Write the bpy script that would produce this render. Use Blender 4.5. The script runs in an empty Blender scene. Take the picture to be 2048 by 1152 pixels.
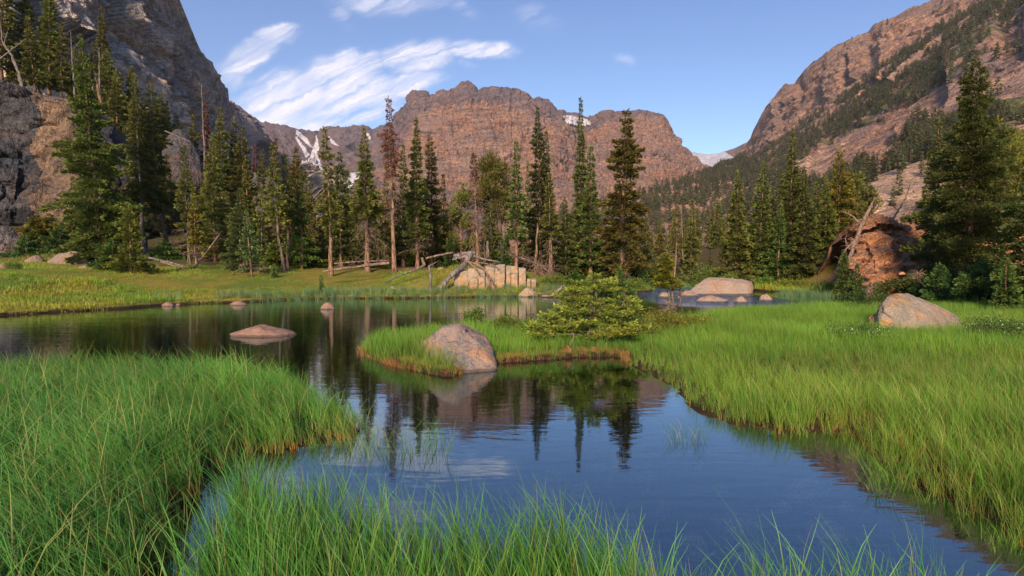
import bpy, bmesh, math, random
import numpy as np
from mathutils import Vector
R = math.radians
S = bpy.context.scene
COL = S.collection

# ------------------------------------------------------------------ camera
CAMH, PITCH, FPX = 1.7, R(2.6), 1138.0
cam = bpy.data.objects.new('camera', bpy.data.cameras.new('camera')); COL.objects.link(cam)
cam.data.sensor_width = 36.0; cam.data.lens = 36.0*FPX/2048
cam.data.clip_start = 0.05; cam.data.clip_end = 20000
cam.location = (0, 0, CAMH); cam.rotation_euler = (R(90)-PITCH, 0, 0)
S.camera = cam
def W(px, py, Y):
    """point at forward distance Y seen at photo pixel px,py"""
    px = np.asarray(px, float); py = np.asarray(py, float); Y = np.asarray(Y, float)
    a = (px-1024)/FPX; b = (576-py)/FPX
    cy = math.cos(PITCH)+math.sin(PITCH)*b; cz = -math.sin(PITCH)+math.cos(PITCH)*b
    k = Y/cy
    return np.stack([a*k, Y+0*k, CAMH+cz*k], -1)
def G(px, py, z=0.0):
    """point on the level z seen at photo pixel"""
    a = (px-1024)/FPX; b = (576-py)/FPX
    cy = math.cos(PITCH)+math.sin(PITCH)*b; cz = -math.sin(PITCH)+math.cos(PITCH)*b
    k = (z-CAMH)/cz
    return (a*k, cy*k)
def PX(P):
    """photo pixel of points"""
    x = P[..., 0]; y = P[..., 1]; z = P[..., 2]-CAMH
    f = y*math.cos(PITCH)-z*math.sin(PITCH); u = y*math.sin(PITCH)+z*math.cos(PITCH)
    return 1024+FPX*x/f, 576-FPX*u/f

# ------------------------------------------------------------------ sky, sun, exposure
S.view_settings.view_transform = 'Standard'; S.view_settings.look = 'None'
S.view_settings.exposure = 0.92; S.view_settings.gamma = 1.0
SUN_EL, SUN_AZ = R(25), R(-168)      # azimuth measured clockwise from +Y (view direction)
sd = Vector((math.sin(SUN_AZ)*math.cos(SUN_EL), math.cos(SUN_AZ)*math.cos(SUN_EL), math.sin(SUN_EL)))
sl = bpy.data.lights.new('sun', 'SUN'); sl.energy = 4.0; sl.angle = R(12); sl.color = (1.0, 0.78, 0.56)
so = bpy.data.objects.new('sun', sl); COL.objects.link(so)
so.rotation_euler = sd.to_track_quat('Z', 'Y').to_euler(); so.location = (0, -20, 60)

w = bpy.data.worlds.new('World'); S.world = w; w.use_nodes = True
class NT:
    """small node-graph helper"""
    def __init__(s, tree): s.t = tree; tree.nodes.clear()
    def n(s, typ, ins=None, **kw):
        nd = s.t.nodes.new(typ)
        for k, v in kw.items(): setattr(nd, k, v)
        for k, v in (ins or {}).items():
            sk = nd.inputs[k]
            if isinstance(v, bpy.types.NodeSocket): s.t.links.new(v, sk)
            else:
                if isinstance(v, (tuple, list)) and len(v) == 3 and sk.type == 'RGBA': v = (*v, 1)
                sk.default_value = v
        return nd
    def m(s, op, a, b=0.0, c=0.0, clamp=False):
        nd = s.t.nodes.new('ShaderNodeMath'); nd.operation = op; nd.use_clamp = clamp
        for i, v in enumerate((a, b, c)):
            if isinstance(v, bpy.types.NodeSocket): s.t.links.new(v, nd.inputs[i])
            else: nd.inputs[i].default_value = v
        return nd.outputs[0]
    def v(s, op, a, b=(0, 0, 0)):
        nd = s.t.nodes.new('ShaderNodeVectorMath'); nd.operation = op
        for i, v in enumerate((a, b)):
            if isinstance(v, bpy.types.NodeSocket): s.t.links.new(v, nd.inputs[i])
            else: nd.inputs[i].default_value = v
        return nd.outputs[0]
    def mix(s, f, a, b, blend='MIX'):
        nd = s.t.nodes.new('ShaderNodeMix'); nd.data_type = 'RGBA'; nd.blend_type = blend
        for i, v in ((0, f), (6, a), (7, b)):
            if isinstance(v, bpy.types.NodeSocket): s.t.links.new(v, nd.inputs[i])
            else: nd.inputs[i].default_value = (*v, 1) if isinstance(v, (tuple, list)) and len(v) == 3 else v
        return nd.outputs[2]
    def ramp(s, f, lo, hi, a=0.0, b=1.0):
        nd = s.n('ShaderNodeMapRange', {0: f, 1: lo, 2: hi, 3: a, 4: b}); nd.interpolation_type = 'SMOOTHSTEP'
        return nd.outputs[0]
    def noise(s, vec, scale, detail=4.0, rough=0.55, dist=0.0):
        return s.n('ShaderNodeTexNoise', {'Vector': vec, 'Scale': scale, 'Detail': detail, 'Roughness': rough, 'Distortion': dist}).outputs[0]
    def xyz(s, vec):
        nd = s.n('ShaderNodeSeparateXYZ', {0: vec}); return nd.outputs
    def comb(s, x, y, z):
        return s.n('ShaderNodeCombineXYZ', {0: x, 1: y, 2: z}).outputs[0]

def build_world():
    g = NT(w.node_tree)
    sky = g.n('ShaderNodeTexSky', sky_type='NISHITA', sun_disc=False)
    sky.sun_elevation = SUN_EL; sky.sun_rotation = SUN_AZ; sky.altitude = 2500; sky.air_density = 1.0; sky.dust_density = 0.6; sky.ozone_density = 2.2
    d = g.n('ShaderNodeTexCoord').outputs['Generated']
    X, Y, Z = g.xyz(d)[:3]
    # azimuth tangent and elevation tangent (a sphere of directions, same for every ray)
    yy = g.m('MAXIMUM', Y, 0.02)
    U = g.m('DIVIDE', X, yy); V = g.m('DIVIDE', Z, yy)
    # warp for torn cirrus fibres
    p = g.comb(U, V, 0.0)
    n1 = g.n('ShaderNodeTexNoise', {'Vector': p, 'Scale': 4.0, 'Detail': 6.0, 'Roughness': 0.65}).outputs['Color']
    wv = g.v('MULTIPLY', g.v('SUBTRACT', n1, (0.5, 0.5, 0.5)), (0.10, 0.07, 0.0))
    pw = g.v('ADD', p, wv)
    # fibres: noise stretched along the wind
    def rot(vec, ang, sx, sy):
        return g.n('ShaderNodeMapping', {'Vector': vec, 'Rotation': (0, 0, ang), 'Scale': (sx, sy, 1)}, vector_type='TEXTURE').outputs[0]
    fib = g.noise(rot(pw, R(24), 1.0, 0.13), 8.0, 9.0, 0.66, 0.6)
    fib2 = g.noise(rot(pw, R(35), 0.5, 0.22), 7.0, 6.0, 0.6)
    total = None
    # strokes: (x0,y0,x1,y1 photo px ends, half thickness px, strength)
    def uv(px, py):
        P = W(px, py, 1.0); return float(P[0]), float(P[2]-CAMH)
    strokes = [(440, 150, 560, 78, 20, .9), (515, 78, 600, 64, 16, 1.0), (430, 170, 500, 130, 22, .45), (465, 210, 570, 138, 9, .55),
               (590, 165, 760, 126, 26, 1.0), (740, 128, 905, 104, 22, 1.0), (880, 100, 1042, 92, 14, .95), (960, 86, 1030, 110, 9, .6),
               (440, 255, 700, 195, 48, 1.1), (590, 205, 800, 178, 32, 1.0), (500, 190, 640, 165, 26, .75), (750, 190, 892, 148, 16, .9), (520, 262, 700, 244, 20, .9), (680, 248, 830, 222, 12, .75),
               (655, 45, 700, 20, 24, .32), (660, 10, 900, -8, 22, .55), (880, 0, 960, 22, 12, .35), (1030, 15, 1120, 50, 22, .3), (1215, 108, 1270, 118, 9, .3), (910, 122, 960, 136, 8, .3),
               (1700, -300, 2300, -500, 80, .5), (300, -250, 1200, -330, 60, .5)]
    for x0, y0, x1, y1, th, st in strokes:
        a = uv(x0, y0); b = uv(x1, y1)
        L = math.hypot(b[0]-a[0], b[1]-a[1]); ang = math.atan2(b[1]-a[1], b[0]-a[0])
        cx, cy = (a[0]+b[0])/2, (a[1]+b[1])/2
        q = g.v('SUBTRACT', pw, (cx, cy, 0))
        q = g.n('ShaderNodeMapping', {'Vector': q, 'Rotation': (0, 0, ang), 'Scale': (L*0.62, th/FPX*1.7, 1)}, vector_type='TEXTURE').outputs[0]
        r = g.n('ShaderNodeVectorMath', {0: q}, operation='LENGTH').outputs['Value']
        f = g.m('MULTIPLY', g.ramp(r, 1.25, 0.1), st)
        total = f if total is None else g.m('MAXIMUM', total, f)
    fb = g.m('MULTIPLY_ADD', fib, 4.0, -1.7); fb2 = g.m('MULTIPLY_ADD', fib2, 1.4, -.55)
    dens = g.m('MULTIPLY', g.m('ADD', g.m('MULTIPLY', total, .42), g.m('MULTIPLY', g.m('ADD', fb, fb2), .55)), g.ramp(total, 0.0, 0.6))
    c = g.m('POWER', g.m('MAXIMUM', g.m('MULTIPLY', dens, 1.0), 0.0), 1.25)
    c = g.m('MULTIPLY', c, g.ramp(Y, 0.05, 0.2), clamp=True)
    tint = g.mix(1.0, sky.outputs[0], g.mix(g.ramp(V, .12, .55), (.88, .86, .84), (.40, .62, .82)), 'MULTIPLY')
    cloud = g.mix(g.ramp(V, 0.15, 0.5), (6.0, 5.2, 5.1), (5.6, 5.3, 5.5))
    out = g.mix(g.m('MULTIPLY', c, 0.88), tint, cloud)
    bg = g.n('ShaderNodeBackground', {'Color': out, 'Strength': 0.135})
    g.n('ShaderNodeOutputWorld', {0: bg.outputs[0]})
build_world()

# ------------------------------------------------------------------ numpy noise
def _h(ix, iy, iz, seed):
    with np.errstate(over='ignore'):
        n = (ix.astype(np.uint32)*np.uint32(374761393)) ^ (iy.astype(np.uint32)*np.uint32(668265263)) ^ (iz.astype(np.uint32)*np.uint32(2147483647)) ^ np.uint32((seed*974634777) & 0xffffffff)
        n = (n ^ (n >> np.uint32(13)))*np.uint32(1274126177)
        n = (n ^ (n >> np.uint32(16)))*np.uint32(2246822519)
        n = n ^ (n >> np.uint32(15))
    return n.astype(np.float64)/4294967295.0
def vn(x, y, z, seed=0):
    fx, fy, fz = np.floor(x), np.floor(y), np.floor(z)
    ix, iy, iz = fx.astype(np.int64), fy.astype(np.int64), fz.astype(np.int64)
    u, v, t = x-fx, y-fy, z-fz
    u = u*u*u*(u*(u*6-15)+10); v = v*v*v*(v*(v*6-15)+10); t = t*t*t*(t*(t*6-15)+10)
    r = 0
    for a in (0, 1):
        for b in (0, 1):
            for c in (0, 1):
                r = r+_h(ix+a, iy+b, iz+c, seed)*(u if a else 1-u)*(v if b else 1-v)*(t if c else 1-t)
    return r*2-1
def fbm(x, y, z, seed=0, octv=5, gain=0.5, ridged=False):
    x, y, z = [np.asarray(q, float)+0*np.asarray(x, float) for q in (x, y, z)]
    r = 0; a = 1.0; f = 1.0; s = 0
    for o in range(octv):
        n = vn(x*f+o*17.3, y*f-o*9.1, z*f+o*5.7, seed+o)
        if ridged: n = 1-2*np.abs(n)
        r = r+a*n; s += a; a *= gain; f *= 2.03
    return r/s
def cellval(x, y, z, seed=0):
    """random value of the nearest cell and distance to border-ish (blocky rock)"""
    fx, fy, fz = np.floor(x), np.floor(y), np.floor(z)
    best = np.full(np.shape(x), 1e9); sec = best.copy(); val = np.zeros(np.shape(x))
    for a in (-1, 0, 1):
        for b in (-1, 0, 1):
            for c in (-1, 0, 1):
                ix, iy, iz = (fx+a).astype(np.int64), (fy+b).astype(np.int64), (fz+c).astype(np.int64)
                qx = fx+a+_h(ix, iy, iz, seed); qy = fy+b+_h(ix, iy, iz, seed+1); qz = fz+c+_h(ix, iy, iz, seed+2)
                d = np.maximum(np.maximum(np.abs(qx-x), np.abs(qy-y)), np.abs(qz-z))*.6+.4*np.sqrt((qx-x)**2+(qy-y)**2+(qz-z)**2)
                m = d < best
                sec = np.where(m, best, np.minimum(sec, d))
                val = np.where(m, _h(ix, iy, iz, seed+3), val); best = np.where(m, d, best)
    return val, sec-best
def sstep(a, b, x):
    t = np.clip((x-a)/(b-a), 0, 1); return t*t*(3-2*t)

# ------------------------------------------------------------------ mesh helpers
def mk(name, V, F, mats, attrs=None, smooth=True, parent=None, fmat=None):
    me = bpy.data.meshes.new(name)
    V = np.asarray(V, np.float32).reshape(-1, 3)
    Fs = [np.asarray(f, np.int32) for f in (F if isinstance(F, list) else [F]) if len(f)]
    me.vertices.add(len(V)); me.vertices.foreach_set('co', V.ravel())
    loops = np.concatenate([f.ravel() for f in Fs]); cnt = np.concatenate([np.full(len(f), f.shape[1], np.int32) for f in Fs])
    st = np.concatenate([[0], np.cumsum(cnt)[:-1]]).astype(np.int32)
    me.loops.add(len(loops)); me.loops.foreach_set('vertex_index', loops)
    me.polygons.add(len(cnt)); me.polygons.foreach_set('loop_start', st)
    try: me.polygons.foreach_set('loop_total', cnt)
    except Exception: pass
    me.polygons.foreach_set('use_smooth', np.full(len(cnt), smooth, bool))
    for m in (mats if isinstance(mats, (list, tuple)) else [mats]):
        if m: me.materials.append(m)
    if fmat is not None: me.polygons.foreach_set('material_index', np.asarray(fmat, np.int32))
    for k, a in (attrs or {}).items():
        at = me.attributes.new(k, 'FLOAT', 'POINT'); at.data.foreach_set('value', np.asarray(a, np.float32))
    me.update(calc_edges=True)
    o = bpy.data.objects.new(name, me); COL.objects.link(o)
    if parent: o.parent = parent
    return o
def tag(o, label=None, cat=None, group=None, kind=None):
    if label: o['label'] = label
    if cat: o['category'] = cat
    if group: o['group'] = group
    if kind: o['kind'] = kind
    return o
def empty(name, loc, label=None, cat=None, group=None, rz=0.0):
    o = bpy.data.objects.new(name, None); COL.objects.link(o); o.location = loc; o.rotation_euler = (0, 0, rz)
    o.empty_display_size = 0.2
    return tag(o, label, cat, group)
def gridfaces(nu, nv):
    i = np.arange(nu-1)[None, :]; j = np.arange(nv-1)[:, None]
    a = (j*nu+i).ravel()
    return np.stack([a, a+nu, a+nu+1, a+1], -1)
def tube(P, r, n=6, cap=True):
    """tapered tube along points P with radii r; returns V, quads"""
    P = np.asarray(P, float); r = np.asarray(r, float); m = len(P)
    T = np.gradient(P, axis=0); T /= np.linalg.norm(T, axis=1)[:, None]+1e-9
    ref = np.where(np.abs(T[:, 2:3]) > .9, np.array([[1., 0, 0]]), np.array([[0, 0, 1.]]))
    A = np.cross(T, ref); A /= np.linalg.norm(A, axis=1)[:, None]+1e-9
    B = np.cross(T, A)
    an = np.linspace(0, 2*np.pi, n, endpoint=False)
    V = P[:, None]+r[:, None, None]*(np.cos(an)[None, :, None]*A[:, None]+np.sin(an)[None, :, None]*B[:, None])
    k = np.arange(n); k2 = (k+1) % n
    F = np.concatenate([np.stack([j*n+k, j*n+k2, (j+1)*n+k2, (j+1)*n+k], -1) for j in range(m-1)])
    return V.reshape(-1, 3), F
class Acc:
    def __init__(s): s.V = []; s.F = []; s.a = []; s.n = 0
    def add(s, V, F, a=0.0):
        s.V.append(V); s.F.append(np.asarray(F)+s.n); s.a.append(np.full(len(V), a) if np.isscalar(a) else a); s.n += len(V)
    def tube(s, P, r, n=5, a=0.0):
        V, F = tube(P, r, n); s.add(V, F, a)
    def build(s, name, mat, parent=None, smooth=True):
        f3 = [f for f in s.F if f.shape[1] == 3]; f4 = [f for f in s.F if f.shape[1] == 4]
        F = ([np.concatenate(f4)] if f4 else [])+([np.concatenate(f3)] if f3 else [])
        return mk(name, np.concatenate(s.V), F, mat, {'rnd': np.concatenate(s.a)}, smooth, parent)

# ------------------------------------------------------------------ materials
def mat(name):
    m = bpy.data.materials.new(name); m.use_nodes = True
    return m, NT(m.node_tree)
def finish(g, col, rough=0.8, bump=None, bstr=0.5, bdist=0.1, spec=0.3, trans=0.0):
    ins = {'Base Color': col, 'Roughness': rough, 'Specular IOR Level': spec}
    if bump is not None:
        ins['Normal'] = g.n('ShaderNodeBump', {'Height': bump, 'Strength': bstr, 'Distance': bdist}).outputs[0]
    b = g.n('ShaderNodeBsdfPrincipled', ins); out = b.outputs[0]
    if trans:
        tr = g.n('ShaderNodeBsdfTranslucent', {'Color': col})
        out = g.n('ShaderNodeMixShader', {0: trans, 1: out, 2: tr.outputs[0]}).outputs[0]
    g.n('ShaderNodeOutputMaterial', {0: out})
def pos(g): return g.n('ShaderNodeNewGeometry').outputs['Position']
def scl(g, v, s): return g.v('MULTIPLY', v, s)

def rock_mat(name, c1, c2, c3, size, strata=1.0, vert=0.0, dark=(.05, .045, .045), darkamt=0.5, bstr=0.6, rotx=0.0, coord='pos', hb=1.0):
    """c1/c2 big patches, c3 accent; size = metres of the main features"""
    m, g = mat(name)
    p = pos(g) if coord == 'pos' else g.n('ShaderNodeTexCoord').outputs['Object']
    q = g.n('ShaderNodeMapping', {'Vector': p, 'Rotation': (0, rotx, 0)}).outputs[0]
    s = 1.0/size
    big = g.noise(scl(g, q, (s, s, s*1.5)), 0.6, 5, 0.6, 0.6)
    st = g.noise(scl(g, q, (s*.35, s*.35, s*3.2*strata+.01*s)), 1.6, 7, 0.65, 0.4)
    fine = g.noise(scl(g, q, (s, s, s)), 9.0, 6, 0.7)
    vt = g.noise(scl(g, q, (s*4, s*4, s*.35)), 1.1, 5, 0.62, 0.3)
    col = g.mix(g.ramp(big, .38, .62), c1, c2)
    col = g.mix(g.m('MULTIPLY', g.ramp(st, .5, .68), .75), col, c3)
    col = g.mix(g.m('MULTIPLY', g.ramp(vt, .54, .7), darkamt), col, dark)
    col = g.mix(g.m('MULTIPLY', g.ramp(st, .44, .36), darkamt), col, dark)
    band = g.noise(scl(g, q, (s*.5, s*.5, s*9.0)), 1.3, 6, .7, .25)
    col = g.mix(g.m('MULTIPLY', g.ramp(band, .50, .40), darkamt*hb), col, dark)
    col = g.mix(0.85, col, g.mix(g.ramp(fine, .32, .68), (.50, .50, .52), (1.45, 1.38, 1.3)), 'MULTIPLY')
    vor = g.n('ShaderNodeTexVoronoi', {'Vector': scl(g, q, (s, s, s*1.6)), 'Scale': 3.5}, feature='DISTANCE_TO_EDGE').outputs['Distance']
    crack = g.ramp(vor, 0.0, .06)
    col = g.mix(g.m('MULTIPLY', g.m('SUBTRACT', 1.0, crack), .25), col, dark)
    hgt = g.m('ADD', g.m('MULTIPLY', st, 1.0), g.m('MULTIPLY', vt, .6+vert))
    hgt = g.m('ADD', hgt, g.m('MULTIPLY', fine, .35))
    hgt = g.m('ADD', g.m('ADD', hgt, g.m('MULTIPLY', band, .5*hb)), g.m('MULTIPLY', crack, .12))
    finish(g, col, .9, hgt, bstr, size*0.35, .2)
    return m

M = {}
M['massif'] = rock_mat('orange_massif_rock', (.35, .18, .115), (.28, .185, .15), (.46, .26, .165), 80, .6, .5, (.11, .07, .06), .45, .8)
M['cirque'] = rock_mat('purple_brown_rock', (.155, .095, .088), (.135, .10, .105), (.23, .135, .11), 110, .5, .6, (.06, .05, .055), .5, .5, .5)
M['left_mtn'] = rock_mat('grey_granite_wall', (.58, .46, .37), (.35, .325, .32), (.72, .48, .31), 34, .4, 1.4, (.09, .09, .105), .55, .8, -.7, hb=.35)
M['right_mtn'] = rock_mat('warm_banded_rock', (.38, .205, .13), (.27, .18, .145), (.54, .33, .21), 45, 1.0, .2, (.10, .065, .055), .45, .7, .35)
M['cliff'] = rock_mat('dark_lichen_cliff', (.085, .078, .08), (.045, .047, .056), (.13, .09, .07), 4.5, .3, 1.2, (.012, .012, .016), .75, .8, hb=.2)
M['cliff_lit'] = rock_mat('sunlit_speckled_cliff', (.20, .13, .085), (.13, .095, .075), (.28, .18, .11), 3.0, .3, 1.0, (.05, .04, .04), .5, .8, hb=.2)  # brighter copy of the cliff rock, warm sunlight put into its colour
M['outcrop'] = rock_mat('orange_outcrop_rock', (.48, .21, .095), (.33, .17, .105), (.58, .30, .16), 1.6, 1.3, .2, (.10, .055, .04), .45, .8, .5)

M['talus'] = rock_mat('pale_talus', (.60, .39, .26), (.44, .29, .20), (.68, .46, .32), 14, .3, 0, (.12, .08, .06), .5, .9)
M['scrub'] = rock_mat('alpine_scrub_slope', (.085, .10, .035), (.13, .12, .05), (.26, .19, .12), 22, .5, 0, (.03, .035, .018), .5, .6)
def boulder_mat(name, c1, c2, lich, orange, size=.35, sp=.5):
    m, g = mat(name)
    p = g.n('ShaderNodeTexCoord').outputs['Object']; s = 1/size
    a = g.noise(p, 1.2*s, 6, .6, .5); f = g.noise(p, 8*s, 6, .72); ff = g.noise(p, 30*s, 4, .7); o = g.noise(g.v('ADD', p, (9, 3, 1)), .8*s, 4, .55)
    col = g.mix(g.ramp(a, .4, .62), c1, c2)
    col = g.mix(g.m('MULTIPLY', g.ramp(o, .5, .64), .8), col, orange)
    col = g.mix(g.m('MULTIPLY', g.ramp(f, .52, .60), sp), col, lich)
    col = g.mix(g.m('MULTIPLY', g.ramp(ff, .56, .64), .55), col, (.05, .045, .04))
    col = g.mix(g.m('MULTIPLY', g.ramp(f, .42, .33), .45), col, (.06, .05, .045))
    ck = g.n('ShaderNodeTexVoronoi', {'Vector': g.v('ADD', p, g.v('MULTIPLY', g.n('ShaderNodeTexNoise', {'Vector': p, 'Scale': 1.5*s, 'Detail': 4.0}).outputs['Color'], (.35*size, .35*size, .35*size))), 'Scale': .75*s}, feature='DISTANCE_TO_EDGE').outputs['Distance']
    ck = g.ramp(ck, 0.0, .035)
    col = g.mix(g.m('MULTIPLY', g.m('MULTIPLY', g.m('SUBTRACT', 1.0, ck), .5), g.ramp(o, .48, .6)), col, (.07, .055, .045))
    col = g.mix(.7, col, g.mix(g.ramp(ff, .35, .65), (.6, .6, .62), (1.4, 1.36, 1.3)), 'MULTIPLY')
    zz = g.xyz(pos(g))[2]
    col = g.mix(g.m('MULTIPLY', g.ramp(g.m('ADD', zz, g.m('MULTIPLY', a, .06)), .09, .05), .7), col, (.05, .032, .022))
    st = g.noise(scl(g, g.n('ShaderNodeMapping', {'Vector': p, 'Rotation': (.3, .5, 0)}).outputs[0], (1, 1, 5)), 1.6*s, 5, .6, .4)
    h = g.m('ADD', g.m('ADD', a, g.m('MULTIPLY', f, .35)), g.m('ADD', g.m('ADD', g.m('MULTIPLY', ff, .2), g.m('MULTIPLY', ck, .06)), g.m('MULTIPLY', st, .7)))
    finish(g, col, .85, h, .75, size*.3, .3)
    return m
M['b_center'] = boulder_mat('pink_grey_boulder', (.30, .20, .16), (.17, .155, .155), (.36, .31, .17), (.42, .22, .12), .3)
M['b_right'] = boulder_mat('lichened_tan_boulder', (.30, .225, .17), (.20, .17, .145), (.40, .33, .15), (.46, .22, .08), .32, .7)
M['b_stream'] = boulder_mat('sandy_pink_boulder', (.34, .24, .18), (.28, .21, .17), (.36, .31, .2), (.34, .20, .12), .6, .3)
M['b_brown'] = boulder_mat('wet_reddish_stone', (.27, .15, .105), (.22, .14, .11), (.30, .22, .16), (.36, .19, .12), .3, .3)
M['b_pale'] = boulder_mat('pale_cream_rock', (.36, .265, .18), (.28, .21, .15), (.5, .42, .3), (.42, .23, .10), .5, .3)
M['b_bed'] = rock_mat('pale_bed_stone', (.62, .47, .37), (.52, .42, .35), (.7, .56, .46), .5, .5, 0, (.2, .14, .1), .3)
M['b_grey'] = rock_mat('grey_streaked_rock', (.13, .115, .11), (.075, .075, .085), (.24, .13, .08), 3.4, .3, 1.0, (.025, .025, .03), .7, .8, hb=.2)
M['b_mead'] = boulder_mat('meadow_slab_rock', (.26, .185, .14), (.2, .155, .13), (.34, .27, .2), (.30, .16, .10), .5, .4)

def bark_mat(name, c1, c2, c3):
    m, g = mat(name)
    p = g.n('ShaderNodeTexCoord').outputs['Object']
    a = g.noise(scl(g, p, (9, 9, 1.6)), 1.5, 6, .65, .3); b = g.noise(p, 1.3, 3, .5); r = g.n('ShaderNodeObjectInfo').outputs['Random']
    col = g.mix(g.ramp(b, .35, .65), c1, c2)
    col = g.mix(g.ramp(a, .55, .42), col, c3)
    finish(g, col, .9, a, .8, .03, .15)
    return m
M['bark'] = bark_mat('orange_brown_bark', (.30, .155, .085), (.22, .135, .09), (.06, .04, .03))
M['bark_grey'] = bark_mat('grey_brown_bark', (.20, .145, .11), (.15, .115, .095), (.045, .035, .010))
M['dead'] = bark_mat('weathered_dead_wood', (.27, .17, .115), (.20, .135, .10), (.09, .06, .045))
M['dead_grey'] = bark_mat('silvery_dead_wood', (.23, .18, .15), (.17, .135, .115), (.07, .055, .05))

def leaf_mat(name, dk, md, lt, trans=.25, yel=(.14, .10, .02), rust=0.0):
    m, g = mat(name)
    at = g.n('ShaderNodeAttribute', attribute_name='rnd').outputs['Fac']
    oi = g.n('ShaderNodeObjectInfo'); r = oi.outputs['Random']
    p = g.n('ShaderNodeTexCoord').outputs['Object']
    n = g.noise(p, 1.1, 3, .6)
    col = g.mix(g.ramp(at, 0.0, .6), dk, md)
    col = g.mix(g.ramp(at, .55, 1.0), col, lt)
    col = g.mix(g.m('MULTIPLY', g.ramp(n, .52, .7), .45), col, yel)
    hs = g.n('ShaderNodeHueSaturation', {'Hue': g.m('MULTIPLY_ADD', r, .035, .455), 'Saturation': 1.0, 'Value': g.m('MULTIPLY_ADD', r, .5, .75), 'Color': col})
    col = g.mix(1.0, hs.outputs[0], oi.outputs['Color'], 'MULTIPLY')
    finish(g, col, .65, trans=trans, spec=.2)
    return m
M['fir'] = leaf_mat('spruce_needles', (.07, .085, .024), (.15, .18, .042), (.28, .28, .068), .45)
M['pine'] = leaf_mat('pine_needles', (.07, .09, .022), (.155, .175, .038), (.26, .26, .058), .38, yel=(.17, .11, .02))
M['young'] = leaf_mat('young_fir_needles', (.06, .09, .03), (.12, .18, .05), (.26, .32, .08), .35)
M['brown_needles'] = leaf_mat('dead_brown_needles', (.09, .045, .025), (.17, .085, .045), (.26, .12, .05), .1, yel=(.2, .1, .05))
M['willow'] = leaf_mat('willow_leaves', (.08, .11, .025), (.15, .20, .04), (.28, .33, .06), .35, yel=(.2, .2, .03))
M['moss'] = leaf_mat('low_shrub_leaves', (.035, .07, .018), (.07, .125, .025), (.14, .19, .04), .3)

M['far_fir'] = leaf_mat('distant_conifer_needles', (.07, .082, .038), (.13, .145, .06), (.20, .205, .08), .4)
M['far_dead'] = leaf_mat('distant_dead_trees', (.11, .07, .05), (.19, .125, .085), (.27, .19, .13), .1, yel=(.2, .12, .08))
def grass_mat(name, base, mid, tip, straw, patch, pscale=.5, trans=.35):
    m, g = mat(name)
    t = g.n('ShaderNodeAttribute', attribute_name='t').outputs['Fac']
    r = g.n('ShaderNodeAttribute', attribute_name='rnd').outputs['Fac']
    tint = g.n('ShaderNodeAttribute', attribute_name='tint', attribute_type='INSTANCER').outputs['Fac']
    edge = g.n('ShaderNodeAttribute', attribute_name='edge', attribute_type='INSTANCER').outputs['Fac']
    p = pos(g)
    n = g.noise(p, pscale, 4, .6, .4); ir = g.n('ShaderNodeObjectInfo').outputs['Random']
    col = g.mix(g.ramp(t, .0, .45), base, mid)
    col = g.mix(g.ramp(t, .45, 1.0), col, tip)
    col = g.mix(g.m('MULTIPLY', g.ramp(n, .42, .62), .75), col, patch)
    col = g.mix(g.m('MULTIPLY', g.ramp(r, .80, .92), .8), col, straw)
    col = g.mix(g.ramp(r, 1.2, 1.5), col, (.10, .05, .025))
    lo = g.m('MULTIPLY', g.ramp(t, .50, .12), edge)
    col = g.mix(g.m('MULTIPLY', lo, .9), col, (.40, .19, .05))
    dd = g.m('MULTIPLY', g.m('SUBTRACT', edge, 1.0), 1.0)
    col = g.mix(g.ramp(dd, 0.0, .9), col, (.34, .16, .055))
    hs = g.n('ShaderNodeHueSaturation', {'Hue': g.m('MULTIPLY_ADD', ir, .03, .485), 'Saturation': 1.0, 'Value': g.m('MULTIPLY_ADD', tint, .7, .65), 'Color': col})
    finish(g, hs.outputs[0], .5, trans=trans, spec=.3)
    return m
M['g_left'] = grass_mat('deep_green_sedge', (.06, .09, .018), (.045, .165, .020), (.115, .31, .055), (.32, .27, .08), (.10, .26, .028), .5)
M['g_right'] = grass_mat('bright_green_sedge', (.08, .12, .018), (.088, .215, .018), (.18, .35, .04), (.36, .31, .08), (.165, .30, .026), .45)
M['g_mead'] = grass_mat('short_meadow_grass', (.12, .17, .02), (.15, .28, .022), (.25, .38, .03), (.40, .27, .07), (.32, .28, .03), .33)
M['g_reed'] = grass_mat('bluish_reed', (.09, .12, .05), (.10, .19, .07), (.17, .27, .11), (.25, .25, .1), (.13, .22, .08), .5)

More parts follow.
